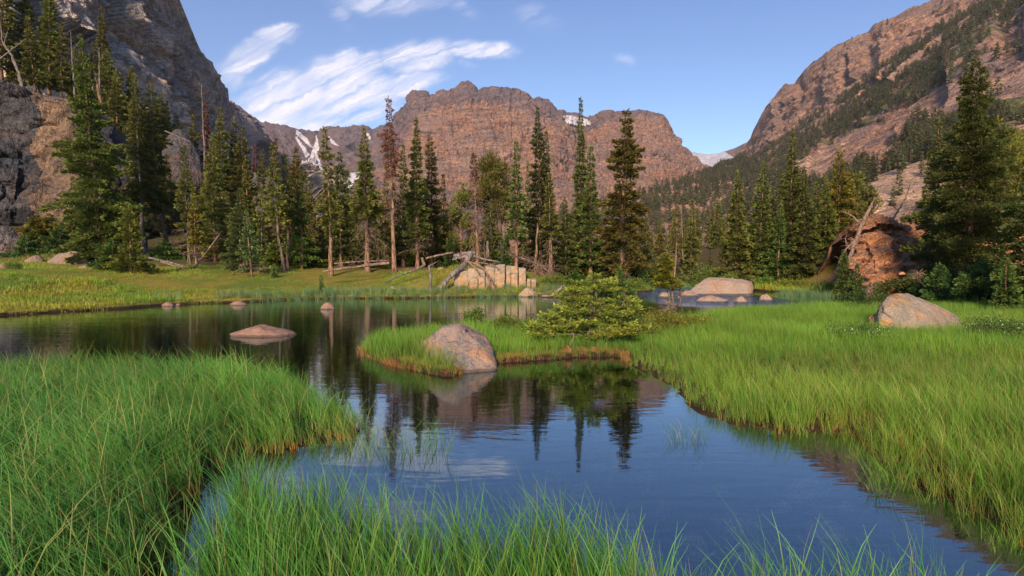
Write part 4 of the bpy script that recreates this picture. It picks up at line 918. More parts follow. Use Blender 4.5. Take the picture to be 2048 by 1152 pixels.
conifer(925, 495, 918, 372, 66, 42, 'bushy yellow-green pine left of the dead brown spruce', pine=True, m='pine', clear=.15, clumps=30, cat='pine', name='pine_tree')
conifer(957, 505, 947, 308, 40, 38, 'half dead spruce with grey-brown drooping twigs and an orange trunk', m='brown_needles', tint=(.8, .9, 1), clear=.12, prof=.5, tier=.34, dens=20, deadlow=.75, deadlen=1.2, rt=.12, name='dead_spruce', cat='dead tree', droop=.9)
conifer(1004, 500, 985, 298, 92, 43, 'large many-topped pine with brushy olive clumps', pine=True, m='pine', clear=.45, clumps=60, cat='pine', name='pine_tree', tint=(.95, .9, .8), bark='bark_grey', curve=.02)
conifer(985, 510, 980, 400, 56, 39, 'low olive green spruce under the many-topped pine', m='pine', clear=.1, tier=.4, dens=34, tint=(.8, 1, .8))
conifer(1033, 517, 1032, 282, 46, 37, 'slim spruce with a bare straight trunk below on the mound', clear=.28, prof=.8, tier=.42, dens=34, gaps=.2, tint=(.85, 1, 1))
conifer(1058, 502, 1056, 325, 34, 45, 'thin dark spire between the bare-trunk spruce and the twin spires', clear=.1, tier=.5, dens=24)
conifer(1082, 515, 1075, 216, 62, 42, 'tall dark spire, the taller of the twin spires', clear=.1, prof=.7, tier=.46, dens=36, tint=(.75, .9, .95), ragged=.5)
conifer(1098, 510, 1092, 264, 44, 44, 'shorter of the twin dark spires', clear=.1, prof=.7, tier=.46, dens=32, tint=(.8, .9, .9))
conifer(1102, 545, 1098, 352, 50, 36, 'yellowish spruce with a dead lower half behind the uprooted stump', m='pine', bark='bark', clear=.25, prof=.8, tier=.4, dens=32, deadlow=.25, rt=.15)
conifer(1132, 540, 1130, 398, 62, 38, 'short dark spruce with wide low branches left of the tallest spire', clear=.02, tier=.42, dens=36, tint=(.75, .9, .85))
conifer(1164, 550, 1161, 198, 58, 39, 'tallest slender spire against the blue sky, sparse above', clear=.06, prof=1.0, tier=.42, dens=38, ragged=.5, tint=(.8, .95, .9))
conifer(1180, 552, 1182, 290, 56, 37, 'dense spruce close against the right of the tallest spire', clear=.16, prof=.8, tier=.42, dens=38, tint=(.8, .98, .85))
T['c'] = conifer(1246, 560, 1256, 220, 110, 34, 'big olive spruce with a thick forked orange trunk standing alone', m='pine', clear=.14, prof=.62, tier=.5, dens=46, rt=.27, ragged=.7, gaps=.18, tint=(1, .9, .72), curve=-.012, droop=.45)
conifer(1222, 558, 1222, 455, 70, 36, 'low leafy spruce at the foot of the big olive spruce', clear=.02, tier=.4, dens=36, tint=(.9, 1.1, .8))
conifer(1290, 560, 1292, 465, 66, 38, 'low green spruce right of the big olive spruce', clear=.02, tier=.4, dens=36, tint=(.9, 1.1, .9))
conifer(1352, 520, 1355, 395, 36, 52, 'slim yellowish spruce beside a thin bare pole', m='pine', clear=.08, tier=.55, dens=20, gaps=.3)
conifer(1382, 545, 1384, 402, 50, 46, 'slim pointed green spruce left of the shrubs by the stream', clear=.03, tier=.5, dens=28, leaf=.24)
conifer(1472, 556, 1475, 343, 84, 38, 'full blue-green spruce, first of the group right of the stream', m='fir', tint=(1.05, 1.05, .9), clear=.03, prof=.95, tier=.42, dens=42, ragged=.45)
conifer(1447, 535, 1448, 436, 30, 46, 'short dark spruce left of the full blue-green one', tint=(1.1, .9, .7), clear=.05, tier=.45, dens=26)
conifer(1516, 556, 1528, 326, 78, 38, 'spruce with a reddish trunk and layered upper branches', m='pine', tint=(.8, .95, .85), clear=.2, prof=.85, tier=.46, dens=38, gaps=.15)
conifer(1556, 555, 1562, 405, 76, 37, 'low dark spruce filling the gap beneath the taller pair', tint=(.7, .95, .85), clear=.1, tier=.4, dens=38)
conifer(1578, 548, 1586, 266, 72, 41, 'tallest spruce of the group right of the stream', clear=.1, prof=.85, tier=.5, dens=38, tint=(.95, 1.05, .75), ragged=.45)
conifer(1610, 556, 1608, 336, 84, 36, 'dense dark cone-shaped spruce beside the tallest one', kind='cone', tint=(.85, .95, .9), clear=.03, tier=.38, dens=42)
conifer(1650, 550, 1652, 352, 62, 37, 'dark narrow spruce left of the rust-spotted pine', tint=(.9, 1, .8), clear=.08, tier=.42, dens=36)
conifer(1675, 548, 1680, 300, 74, 38, 'spruce with a rusty patch and a bare streak of trunk by the outcrop', m='pine', tint=(1.15, .85, .6), clear=.12, prof=.6, tier=.46, dens=34, gaps=.25)
conifer(1705, 520, 1712, 338, 56, 38.5, 'yellow-green pine leaning over the driftwood', pine=True, m='pine', clear=.4, clumps=34, cat='pine', name='pine_tree')
T['d'] = conifer(1935, 556, 1952, 112, 275, 25, 'biggest dark spruce with broad drooping tiers on the right', name='spruce_tree', clear=.06, kind='cone', tier=.33, dens=80, leaf=.135, ragged=.5, droop=.42, gaps=.12, deadlow=.06, deadlen=1.2, rt=.2, tint=(.8, .95, .85))
conifer(1876, 530, 1879, 238, 90, 29, 'thinner dark spruce half hidden behind the left of the biggest one', clear=.1, prof=.9, tier=.45, dens=36, leaf=.18, gaps=.3, tint=(.9, .9, .8))
T['e'] = conifer(2070, 590, 2090, 225, 190, 19, 'very dark spruce cut by the right edge of the picture', clear=.08, prof=.9, tier=.36, dens=64, leaf=.15, droop=.5, tint=(.55, .7, .65))
conifer(1998, 500, 2000, 250, 96, 37, 'yellow-green pine showing behind the right of the biggest spruce', pine=True, m='pine', clear=.3, clumps=50, cat='pine', name='pine_tree', tint=(1.1, 1.1, .8))
conifer(2050, 480, 2046, 265, 90, 38, 'yellow-green pine at the right edge above the very dark spruce', pine=True, m='pine', clear=.3, clumps=44, cat='pine', name='pine_tree', tint=(1.1, 1.1, .8))
# --- trees on the ledge at the top left
for k, (bx, by, tx, ty, wd, Y, lb, kw) in enumerate([
    (2, 150, 8, -150, 62, 66, 'dark spruce at the top left corner, its tip above the picture', dict()),
    (52, 160, 50, -70, 44, 68, 'second spruce from the left on the cliff rim', dict(gaps=.4)),
    (98, 178, 98, -40, 52, 69, 'spruce on the cliff rim with its tip just above the picture', dict(tint=(1, 1.1, .8))),
    (122, 182, 124, 48, 44, 66, 'shorter spruce on the cliff rim right of the trees that leave the picture', dict()),
    (70, 170, 55, 36, 40, 64, 'short yellowish spruce low on the cliff rim at the far left', dict(m='pine')),
    (207, 200, 202, 14, 38, 72, 'slim dark spruce standing against the grey mountain wall', dict(gaps=.25)),
    (220, 225, 214, 98, 66, 68, 'broad dark spruce below the slim one on the left slope', dict()),
    (192, 190, 186, 88, 34, 70, 'small spruce behind the top of the large cliff spruce', dict()),
    (235, 270, 232, 140, 46, 66, 'green spruce on the slope right of the leaning bare trunks', dict(m='pine')),
    (262, 300, 262, 134, 44, 70, 'yellow-topped spruce on the steep left slope', dict(m='pine')),
    (320, 330, 322, 185, 60, 76, 'olive pine above the overhanging crag', dict(m='pine')),
    (350, 330, 352, 232, 50, 78, 'rounded olive pine right above the overhanging crag', dict(m='pine')),
    (388, 370, 386, 232, 38, 72, 'dark spruce right of the overhanging crag', dict()),
    (412, 420, 412, 205, 30, 70, 'thin browned spruce right of the crag', dict(m='brown_needles', tint=(.8, .9, .9), gaps=.4)),
    (520, 440, 525, 300, 36, 72, 'spruce left of the grey rock slope near the centre left', dict()),
    (548, 450, 552, 278, 34, 74, 'brownish thin spruce behind the yellow-green leaning one', dict(m='brown_needles', tint=(.7, .9, .8))),
    (512, 420, 510, 290, 20, 80, 'very thin dead pole with twigs on the left slope', dict(m='brown_needles', gaps=.5))]):
    kw2 = dict(clear=.08, prof=.7, tier=.6, dens=20, leaf=.30, float_=True); kw2.update(kw)
    conifer(bx, by+6, tx, ty, wd, Y, lb, **kw2)
# --- filler trees of the wood, hardly told apart
FL = [conifer(620, 500, 622, 365, 50, 50, 'dark spruce deep in the shade of the wood', group='dark trees filling the back of the wood', clear=.04, tier=.5, dens=24, leaf=.26, ragged=.4),
      conifer(700, 500, 700, 395, 56, 47, 'dark spruce deep in the shade of the wood', group='dark trees filling the back of the wood', clear=.04, tier=.5, dens=24, leaf=.26),
      conifer(745, 500, 744, 380, 44, 52, 'dark spruce deep in the shade of the wood', group='dark trees filling the back of the wood', clear=.04, tier=.5, dens=24, leaf=.26, gaps=.3)]
rr = random.Random(11)
for k, (px, Y, sc) in enumerate([(230, 50, 1.1), (318, 50, 1.2), (350, 52, .9), (405, 46, .9), (415, 55, 1.3), (455, 46, 1.0), (500, 50, 1.15), (535, 47, 1.0), (556, 52, 1.1), (583, 49, .9), (622, 44, .8), (640, 52, 1.15), (668, 48, 1.0), (715, 50, .95), (752, 45, .75), (786, 50, 1.0), (820, 47, .9), (848, 50, 1.05), (875, 46, .8), (905, 48, .8), (940, 47, .75), (968, 50, .75), (1012, 46, .6), (1045, 48, .7), (1070, 47, .8), (1115, 45, .75), (1148, 46, .8), (1200, 44, .55), (1140, 50, .8),
                                 (1500, 46, .8), (1545, 46, .9), (1590, 46, .9), (1630, 44, 1.0), (1665, 44, .9), (1695, 43, .9), (150, 50, .8), (270, 47, .8), (480, 56, 1.4), (440, 60, 1.5), (1850, 34, .7), (2010, 30, .6), (1535, 52, 1.0), (700, 56, 1.2), (610, 58, 1.4), (660, 60, 1.2), (890, 42, .5), (1310, 50, .45), (1420, 52, .5)]):
    P = W(px, 500, Y); z = hz(P[0], Y); s = FL[k % 3]
    copy_tree(s, (P[0], Y, z), sc*rr.uniform(.85, 1.1), rr.uniform(0, 6.28), 'dark spruce deep in the shade of the wood', 'spruce', 'dark trees filling the back of the wood', tint=(rr.uniform(.7, 1.1), rr.uniform(.75, 1.0), rr.uniform(.6, .9)))
# trees climbing the left slope
rr = random.Random(5)
for k, (px, py, Y, sc) in enumerate([(30, 168, 67, .9), (150, 185, 70, 1.0), (175, 195, 72, .9), (240, 250, 75, .9), (285, 300, 74, 1.0), (300, 290, 78, 1.1), (335, 300, 82, 1.0), (365, 320, 84, 1.0), (395, 345, 84, .8), (425, 380, 80, 1.0), (455, 400, 80, 1.1), (480, 410, 84, 1.2), (500, 420, 90, 1.0), (250, 330, 64, .9), (300, 400, 60, 1.1), (340, 420, 60, 1.0), (280, 430, 58, .9), (235, 400, 60, .8), (455, 440, 70, 1.0), (540, 440, 80, 1.0), (570, 450, 84, 1.1)]):
    P = W(px, py, Y)
    copy_tree(FL[k % 3], tuple(P-np.array([0, 0, .8])), sc*rr.uniform(.85, 1.1), rr.uniform(0, 6.28), 'dark spruce among others on the steep left slope', 'spruce', 'trees climbing the left slope', tint=(rr.uniform(.8, 1.3), rr.uniform(.8, 1.1), rr.uniform(.6, .9)))
# small firs and saplings
def sapling(px, py, pyt, wpx, Y, label, m='young', tint=(.9, 1, .8), **kw):
    k2 = dict(clear=.02, kind='cone', tier=.16, dens=110, leaf=.09, ragged=.6, gaps=.1, up=.25, droop=.3, rt=.04); k2.update(kw)
    return conifer(px, py, px, pyt, wpx, Y, label, m=m, tint=tint, cat='fir', name='young_fir', **k2)
sapling(642, 568, 552, 16, 27, 'lone knee-high fir sapling in the open meadow')
sapling(548, 545, 530, 22, 32, 'small fir sapling at the edge of the wood left of the sawn log')
sapling(52, 512, 470, 80, 40, 'low dark fir at the foot of the dark cliff', tint=(.6, .8, .7), tier=.3, leaf=.15, dens=60)
sapling(120, 510, 455, 90, 41, 'low dark fir under the warm cliff face', tint=(.55, .75, .65), tier=.3, leaf=.15, dens=60)
sapling(170, 520, 478, 80, 38.5, 'low dark fir behind the cracked slab rock', tint=(.6, .8, .65), tier=.3, leaf=.15, dens=60)
sapling(225, 528, 480, 90, 31, 'dark bushy fir left of the bright-tipped fir', tint=(.55, .75, .5), tier=.22, leaf=.12, dens=70)
sapling(15, 515, 480, 40, 42, 'dark fir bush beside the grey streaked boulder', tint=(.5, .7, .6), tier=.3, leaf=.15, dens=60)
sapling(1962, 588, 520, 120, 21, 'young fir right below the biggest spruce', tint=(.65, .85, .7), tier=.22, dens=90, leaf=.11)
sapling(1880, 582, 528, 90, 22.5, 'young fir to the left below the biggest spruce', tint=(.6, .85, .7), tier=.22, dens=90, leaf=.11)
sapling(2012, 596, 520, 100, 18.5, 'young fir in front of the very dark spruce', tint=(.75, .9, .6), tier=.22, dens=80, leaf=.11)
sapling(1715, 580, 530, 60, 23, 'ragged small fir beside the bare dirt patch', tint=(.6, .8, .6), tier=.2, dens=80, leaf=.1, gaps=.3)
sapling(1688, 568, 500, 56, 27.5, 'dense small fir against the left foot of the orange outcrop', tint=(.75, .9, .6), tier=.22, dens=80, leaf=.12)
sapling(1846, 572, 548, 60, 24, 'flat dark fir bush on the dirt slope', tint=(.6, .8, .6), tier=.2, dens=80, leaf=.1)
sapling(1240, 565, 535, 60, 31, 'low dark fir at the foot of the forked trunk', tint=(.6, .9, .6), tier=.22, dens=70, leaf=.12)
sapling(1150, 585, 545, 70, 31, 'low green fir in front of the tallest spire', tint=(.6, .9, .6), tier=.22, dens=70, leaf=.12)
sapling(1210, 590, 556, 70, 30, 'low spreading fir at the river bend', tint=(.75, .95, .6), tier=.22, dens=70, leaf=.12)
sapling(1290, 575, 540, 60, 36, 'rounded low fir beside the rapids', tint=(.7, .9, .8), tier=.22, dens=70, leaf=.13)
sapling(900, 512, 470, 50, 39, 'low fir bush behind the root logs', tint=(.5, .75, .6), tier=.25, dens=60, leaf=.14)
sapling(1012, 520, 470, 50, 38, 'low fir bush left of the bare-trunk spruce', tint=(.5, .75, .6), tier=.25, dens=60, leaf=.14)

UG = sapling(330, 520, 480, 60, 41, 'dark low fir bush growing under the trees of the wood', tint=(.6, .8, .6), tier=.3, leaf=.16, dens=60, group='low firs under the wood')
rr = random.Random(21)
for k in range(62):
    px = rr.uniform(20, 1215) if k < 46 else rr.uniform(1440, 1700); Y = rr.uniform(38.5, 50) if k < 46 else rr.uniform(39, 46)
    P = W(px, 500, Y); s_ = rr.uniform(.7, 1.5)
    copy_tree(UG, (P[0], Y, hz(P[0], Y)), s_, rr.uniform(0, 6), 'dark low fir bush growing under the trees of the wood', 'fir', 'low firs under the wood', tint=(rr.uniform(.8, 1.1), rr.uniform(.75, .95), rr.uniform(.35, .5)))
for k in range(64):
    Y = 60+110*(k/64)+rr.uniform(-4, 4); px = rr.uniform(1195, 1500); P = W(px, 500, Y)
    copy_tree(FL[k % 3], (P[0], Y, hz(P[0], Y)-.2), rr.uniform(.55, .95), rr.uniform(0, 6), 'mid green conifer in the flat forest beyond the pond outlet', 'conifer', 'conifers on the flat beyond the pond', tint=(rr.uniform(.9, 1.4), rr.uniform(.9, 1.15), rr.uniform(.8, 1.1)))

# ------------------------------------------------------------------ shrubs
def shrub_mesh(w, d, h, seed, n=2600, leaf=.05, clumps=26, stems=9, lat=.9):
    rng = np.random.default_rng(seed); st = Acc(); lf = Acc()
    for k in range(clumps):
        a = rng.uniform(0, 6.28); r_ = math.sqrt(rng.uniform(0, 1)); c = np.array([math.cos(a)*r_*w*.42, math.sin(a)*r_*d*.42, h*rng.uniform(.35, 1.0)*(1-.45*r_**2)])
        if k < stems*2:
            b = np.array([c[0]*.25, c[1]*.25, -.05]); m_ = (b+c)/2+rng.normal(0, .05*w, 3); st.tube(np.array([b, m_, c]), np.array([.012, .009, .004])*(.6+h), 4)
        m = n//clumps; s = h*.17+.04*w; P = c+rng.normal(0, 1, (m, 3))*np.array([s, s, s*.7])
        P[:, 2] = np.maximum(P[:, 2], .01)
        D = unit(rng.normal(0, 1, (m, 3))+np.array([0, 0, .9])); sd = unit(np.cross(D, rng.normal(0, 1, (m, 3)))); ln = leaf*rng.uniform(.6, 1.3, m)
        V, F = quads_from(P, D, sd, ln, ln*.5); lf.add(V, F, np.repeat(np.clip(.45+rng.normal(0, .22, m), 0, 1), 4))
    return st, lf
def shrub(px, py, Y, wpx, hpx, label, m='willow', tint=(1, 1, 1), seed=1, name='shrub', cat='shrub', group=None, flowers=0, **kw):
    P = W(px, py, Y); z = hz(P[0], Y); w = wpx/FPX*Y; h = hpx/FPX*Y
    st, lf = shrub_mesh(w, w*.8, h, seed, **kw); e = empty(name, (P[0], Y, z), label, cat, group)
    st.build('stems', M['bark_grey'], e); o = lf.build('foliage', M[m], e, smooth=False); o.color = (*tint, 1)
    if flowers:
        rg = np.random.default_rng(seed); a = rg.uniform(0, 6.28, flowers); q = np.sqrt(rg.uniform(0, 1, flowers)); P = np.stack([np.cos(a)*q*w*.5, np.sin(a)*q*w*.42, h*(1.05-.45*q**2)*rg.uniform(.75, 1.08, flowers)], -1)
        D = unit(rg.normal(0, 1, (flowers, 3))+np.array([0, 0, .6])); sd = unit(np.cross(D, rg.normal(0, 1, (flowers, 3)))); ln = np.full(flowers, .024); V, F = quads_from(P, D, sd, ln, ln)
        tag(mk('flowers', V, F, M['petal'], {'rnd': np.zeros(len(V))}, False, e), kind='stuff')
    return e
shrub(1330, 660, 13.2, 110, 40, 'rounded leafy willow shrub right of the dwarf spruce on the islet', seed=1, n=4200, leaf=.045, tint=(1.1, 1, .7))
shrub(1270, 668, 12.2, 90, 46, 'green willow shrub close at the right of the dwarf spruce', seed=2, n=3600, leaf=.045, tint=(.9, 1, .8))
shrub(950, 664, 13.4, 44, 34, 'small dark-leaved fir bush behind the big sloping boulder', seed=3, m='young', tint=(.8, 1, .6), n=1600, leaf=.06)
shrub(876, 662, 13.6, 60, 24, 'low leafy bush behind the left shoulder of the big boulder', seed=4, n=1500, leaf=.04, tint=(.9, 1, .7))
shrub(1012, 672, 12.6, 80, 34, 'leafy shrub on the islet between the boulder and the dwarf spruce', seed=5, n=2600, leaf=.04, tint=(.75, .95, .7))
shrub(1085, 680, 12.0, 80, 38, 'shrub with bare grey twigs left of the dwarf spruce', seed=6, n=2600, leaf=.045, tint=(.75, .95, .75))
shrub(955, 706, 9.8, 44, 26, 'small bright bush growing against the right side of the big boulder', seed=7, m='moss', n=1500, leaf=.04, tint=(1.3, 1.2, .6))
shrub(1395, 652, 13.8, 60, 26, 'low willow at the right end of the islet shrubs', seed=8, n=1600, leaf=.045, tint=(1, 1, .7))
shrub(1725, 680, 10.9, 130, 36, 'low white-flowered bush in the bright grass left of the tan boulder', seed=9, m='moss', flowers=80, n=3600, leaf=.035, tint=(.9, 1.05, .9))
shrub(1995, 672, 11.2, 150, 42, 'white-dotted low bush right of the tan boulder', seed=10, m='moss', flowers=80, n=4200, leaf=.035, tint=(.8, .95, .9))
shrub(1740, 588, 19.8, 70, 38, 'tangled dark bush with bare twigs behind the meadow', seed=11, m='moss', n=2400, leaf=.06, tint=(.7, .8, .8))
shrub(1460, 560, 36, 44, 24, 'round green bush behind the stream boulder', seed=12, n=1500, leaf=.11, tint=(.75, .9, .8))
shrub(1530, 560, 35, 36, 22, 'round bright bush at the foot of the reddish trunk', seed=13, n=1300, leaf=.11, tint=(.7, 1, .7))
shrub(1590, 568, 33, 90, 20, 'wide yellow-green shrub in front of the cone-shaped spruce', seed=14, n=2200, leaf=.10, tint=(.9, .95, .6))
shrub(1420, 550, 42, 70, 50, 'tall willow thicket behind the huge stream boulder', seed=15, n=2800, leaf=.12, tint=(.6, .75, .6))
shrub(1345, 552, 42, 60, 36, 'willow thicket left of the tall one behind the stream', seed=16, n=2000, leaf=.12, tint=(.55, .75, .6))
shrub(1300, 560, 38, 70, 34, 'bushy willow above the rapids', seed=17, n=2000, leaf=.12, tint=(.55, .8, .6))
shrub(25, 528, 31, 30, 14, 'small leafy clump at the left edge of the meadow', seed=18, n=900, leaf=.06, tint=(.7, 1, .7))
shrub(1260, 578, 33, 70, 18, 'low willow bank right of the low spreading fir', seed=19, n=1800, leaf=.09, tint=(.8, 1, .7))
shrub(1110, 588, 30, 60, 16, 'low green bush at the waterline right of the cream wall', seed=20, n=1500, leaf=.08, tint=(.8, .95, .6))
shrub(1650, 575, 30, 60, 20, 'low green bush right of the wide yellow-green shrub', seed=21, n=1500, leaf=.09, tint=(.6, .8, .6))

# dwarf spruce on the islet: leaning crooked stems with bright layered sprays
def dwarf(px, py, Y, stems, label, seed, leaf=.05, tint=(1, 1, 1), dens=1.0, m='young', name='dwarf_spruce'):
    P0 = W(px, py, Y); P0[2] = hz(P0[0], Y); rng = np.random.default_rng(seed)
    e = empty(name, tuple(P0), label, 'dwarf spruce'); tr = Acc(); cr = Acc(); dd = Acc()
    for pth, wpx, q0 in stems:
        Q = np.array([W(a, b, Y+c)-P0 for a, b, c in pth]); n = len(Q); tt = np.linspace(0, 1, 16); k = np.linspace(0, 1, n)
        S_ = np.stack([np.interp(tt, k, Q[:, j]) for j in range(3)], -1); S_[1:-1] = (S_[:-2]+S_[1:-1]*2+S_[2:])/4
        S_[1:-1] += rng.normal(0, .012, (14, 3)); S_[0, 2] = min(S_[0, 2], 0)-.06
        L = np.linalg.norm(np.diff(S_, axis=0), axis=1).sum(); tr.tube(S_, .032*(1-tt)+.008, 6)
        for b in range(int(26*dens*max(.6, L))):
            q = rng.uniform(q0, 1.0); A = np.array([np.interp(q, tt, S_[:, j]) for j in range(3)]); a = rng.uniform(0, 6.28)
            l = wpx/2/FPX*Y*rng.uniform(.25, 1.35)*(.3+.8*(1-q)**.6)*(.65+.5*abs(math.sin(q*9+len(pth)+wpx))); dr = np.array([math.cos(a), math.sin(a)*.8, 0]); pr = np.array([-dr[1], dr[0], 0])
            f = lambda s: A+dr*(l*s)[..., None]+np.array([0, 0, 1.])*(l*(.25*s-.35*s**2+.25*s**4))[..., None]
            tr.tube(f(np.linspace(0, 1, 4)), np.array([.009, .007, .005, .002]), 3)
            if rng.random() < .12:
                for _ in range(6):
                    p = f(np.array(rng.uniform(.3, 1))); v = unit(rng.normal(0, 1, 3)+np.array([0, 0, -.5])); dd.tube(np.array([p, p+v*.06, p+v*.12]), np.array([.004, .003, .001]), 3)
                continue
            m_ = int(max(14, 230*l*dens)); s = rng.uniform(.15, 1, m_)**.8; lat = rng.uniform(-1, 1, m_)*(1.1-s)*.42*l
            P = f(s)+pr*lat[:, None]+rng.normal(0, .012, (m_, 3)); D = dr*rng.uniform(.3, 1, m_)[:, None]+pr*(np.sign(lat)*rng.uniform(.1, 1, m_))[:, None]; D[:, 2] += rng.uniform(-.2, .9, m_); D = unit(D)
            sd = unit(np.cross(D, rng.normal(0, .5, (m_, 3))+np.array([0, 0, 1.]))); ln = leaf*rng.uniform(.7, 1.4, m_); V, F = quads_from(P, D, sd, ln, ln*.36)
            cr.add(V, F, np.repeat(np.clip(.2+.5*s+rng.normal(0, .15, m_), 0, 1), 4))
    tr.build('trunk', M['bark_grey'], e); o = cr.build('crown', M[m], e, smooth=False); o.color = (*tint, 1)
    if dd.V: dd.build('dead_branches', M['dead'], e)
dwarf(1175, 700, 10.9, [([(1165, 705, 0), (1180, 660, .05), (1192, 610, .1), (1188, 548, .1)], 150, .15), ([(1130, 704, -.1), (1150, 672, 0), (1130, 650, .1), (1095, 632, .1)], 90, .5), ([(1180, 705, .1), (1215, 665, .1), (1240, 630, .2), (1250, 582, .2)], 110, .3),
    ([(1160, 705, .2), (1150, 650, .3), (1145, 610, .3), (1150, 580, .3)], 110, .3), ([(1185, 705, -.1), (1205, 680, -.2), (1240, 662, -.2), (1285, 655, -.1)], 80, .5), ([(1140, 706, 0), (1118, 690, .0), (1085, 668, 0), (1070, 650, .1)], 80, .5)],
    'bright green many-stemmed dwarf spruce with crooked trunks on the islet', 77, tint=(1.75, 1.65, .95), leaf=.06, dens=1.5)
# little half dead spruce: living left side, dead grey top
e0 = dwarf(1342, 612, 19.0, [([(1340, 612, 0), (1338, 580, 0), (1330, 545, 0), (1330, 508, 0)], 44, .35)], 'little leaning spruce with a yellow-green living side and a dead grey top by the stream', 78, leaf=.10, tint=(1.3, 1.1, .5), dens=1.6)

# ------------------------------------------------------------------ dead wood
def deadwood(name, Y, paths, label, cat, m='dead', twigs=0, seed=1, twl=.5, group=None, dy=0.0, sub=True):
    """paths: list of ([(px,py,dY),...], r0, r1); first path is the main stem"""
    rng = np.random.default_rng(seed); o0 = W(paths[0][0][0][0], paths[0][0][0][1], Y)
    e = empty(name, tuple(o0), label, cat, group); tk = Acc(); br = Acc()
    for i, (pth, r0, r1) in enumerate(paths):
        Q = np.array([W(a, b, Y+c)-o0 for a, b, c in pth]); n = len(Q); tt = np.linspace(0, 1, 5*n); k = np.linspace(0, 1, n)
        S_ = np.stack([np.interp(tt, k, Q[:, j]) for j in range(3)], -1)
        for _ in range(3): S_[1:-1] = (S_[:-2]+S_[1:-1]*2+S_[2:])/4
        r_ = .72*(r0*(1-tt)+r1*tt)*(1+.12*np.sin(tt*23+i)+rng.normal(0, .05, len(tt)))
        S_[1:-1] += rng.normal(0, .10*r0, (len(tt)-2, 3))
        (tk if i == 0 else br).tube(S_, r_, 8 if r0 > .05 else 5)
        if twigs:
            for _ in range(int(twigs/len(paths))):
                j = rng.integers(1, len(S_)); p = S_[j]; v = unit(rng.normal(0, 1, 3)+np.array([0, 0, .2])); l = twl*rng.uniform(.2, 1)
                br.tube(np.array([p, p+v*l*.5+rng.normal(0, .05*l, 3), p+v*l+np.array([0, 0, -.15*l])]), np.array([.014, .010, .003]), 3)
    tk.build('trunk', M[m], e)
    if br.V: br.build('dead_branches', M[m], e)
    return e
deadwood('dead_snag', 19.0, [([(1346, 612, .05), (1344, 580, .05), (1350, 545, .05), (1352, 500, .05)], .06, .025), ([(1350, 540, .05), (1338, 520, .05), (1334, 500, .05)], .03, .012), ([(1344, 600, 0), (1330, 625, -.3), (1322, 640, -.4)], .02, .008), ([(1345, 560, 0), (1360, 575, 0), (1362, 600, 0)], .02, .006)], 'pale dead twiggy snag standing against the little leaning spruce', 'dead tree', twigs=110, twl=.42, seed=4)
deadwood('driftwood', 28.6, [([(942, 505, .9), (930, 530, .5), (905, 548, .1), (880, 578, -.3)], .24, .16), ([(882, 572, -.3), (880, 585, -.4), (879, 592, -.5)], .06, .03), ([(940, 512, .9), (920, 515, .9), (905, 520, 1)], .14, .06)], 'thick twisted grey driftwood trunk slanting down to the reeds', 'driftwood', 'dead_grey', seed=5)
deadwood('fallen_tree', 28.3, [([(930, 522, .7), (960, 530, .4), (985, 560, 0), (992, 590, -.2)], .09, .04), ([(968, 538, .2), (985, 565, -.1), (990, 575, -.1)], .05, .02), ([(975, 548, .1), (978, 575, -.1), (985, 592, -.3)], .05, .02), ([(950, 524, .5), (990, 530, .4), (1000, 540, .3)], .05, .02), ([(935, 522, .6), (955, 540, .2), (958, 548, .1)], .07, .03)], 'dark fallen branch tangle hanging over the cream rock wall to the water', 'dead branch', 'dead', twigs=26, seed=6)
deadwood('stump', 28.4, [([(860, 590, 0), (862, 560, 0), (858, 530, 0)], .09, .06), ([(858, 532, 0), (870, 526, .1), (880, 520, .3)], .05, .010), ([(861, 575, 0), (866, 590, -.2)], .04, .02)], 'narrow grey upright stump at the reeds left of the driftwood', 'stump', 'dead_grey', seed=7)
deadwood('log', 31.5, [([(852, 517, 0), (880, 510, .4), (905, 505, .8)], .09, .07)], 'short pale log lying on the mound behind the driftwood', 'log', 'dead', seed=8)
deadwood('log', 30.5, [([(645, 543, 0), (690, 536, .2), (740, 530, .5), (778, 526, .8)], .07, .12), ([(700, 535, .2), (712, 528, .2)], .03, .01)], 'long pale log lying across the meadow in front of the orange trunks', 'log', 'dead', seed=9)
deadwood('log', 32, [([(668, 527, 0), (720, 523, .3), (775, 521, .5)], .06, .05)], 'twiggy brown fallen trunk behind the long pale log', 'log', 'dead', twigs=90, twl=.6, seed=10)
deadwood('log', 29.5, [([(770, 566, -.6), (800, 550, .0), (830, 540, .4), (850, 530, .8)], .04, .09)], 'thin dark log lying up the dirt slope left of the upright stump', 'log', 'dead_grey', seed=11)
deadwood('log', 31, [([(908, 515, 0), (925, 508, .2), (950, 506, .4)], .20, .14), ([(940, 510, .2), (975, 520, -.1), (1000, 524, -.3)], .10, .04)], 'thick broken log at the head of the driftwood', 'log', 'dead_grey', twigs=20, seed=12)
deadwood('log', 36, [([(275, 510, 0), (310, 518, 0), (350, 528, 0), (372, 533, 0)], .10, .06)], 'grey fallen trunk at the edge of the left wood', 'log', 'dead_grey', twigs=16, seed=13)
deadwood('log', 35.5, [([(322, 524, 0), (350, 532, 0), (385, 536, 0)], .08, .05)], 'lower of the two fallen trunks at the left wood edge', 'log', 'dead', seed=14)
deadwood('fallen_tree', 34.5, [([(388, 536, 0), (412, 505, 0), (440, 468, 0)], .10, .04), ([(400, 520, 0), (385, 505, .3)], .05, .02), ([(388, 536, 0), (372, 538, -.2)], .05, .010)], 'leaning dead trunk full of twigs at the left edge of the wood', 'dead tree', 'dead', twigs=110, twl=.9, seed=15)
deadwood('stump', 33, [([(362, 552, 0), (360, 536, 0)], .14, .08)], 'short broken stump in the grass left of the leaning dead trunk', 'stump', 'dead', twigs=4, seed=16)
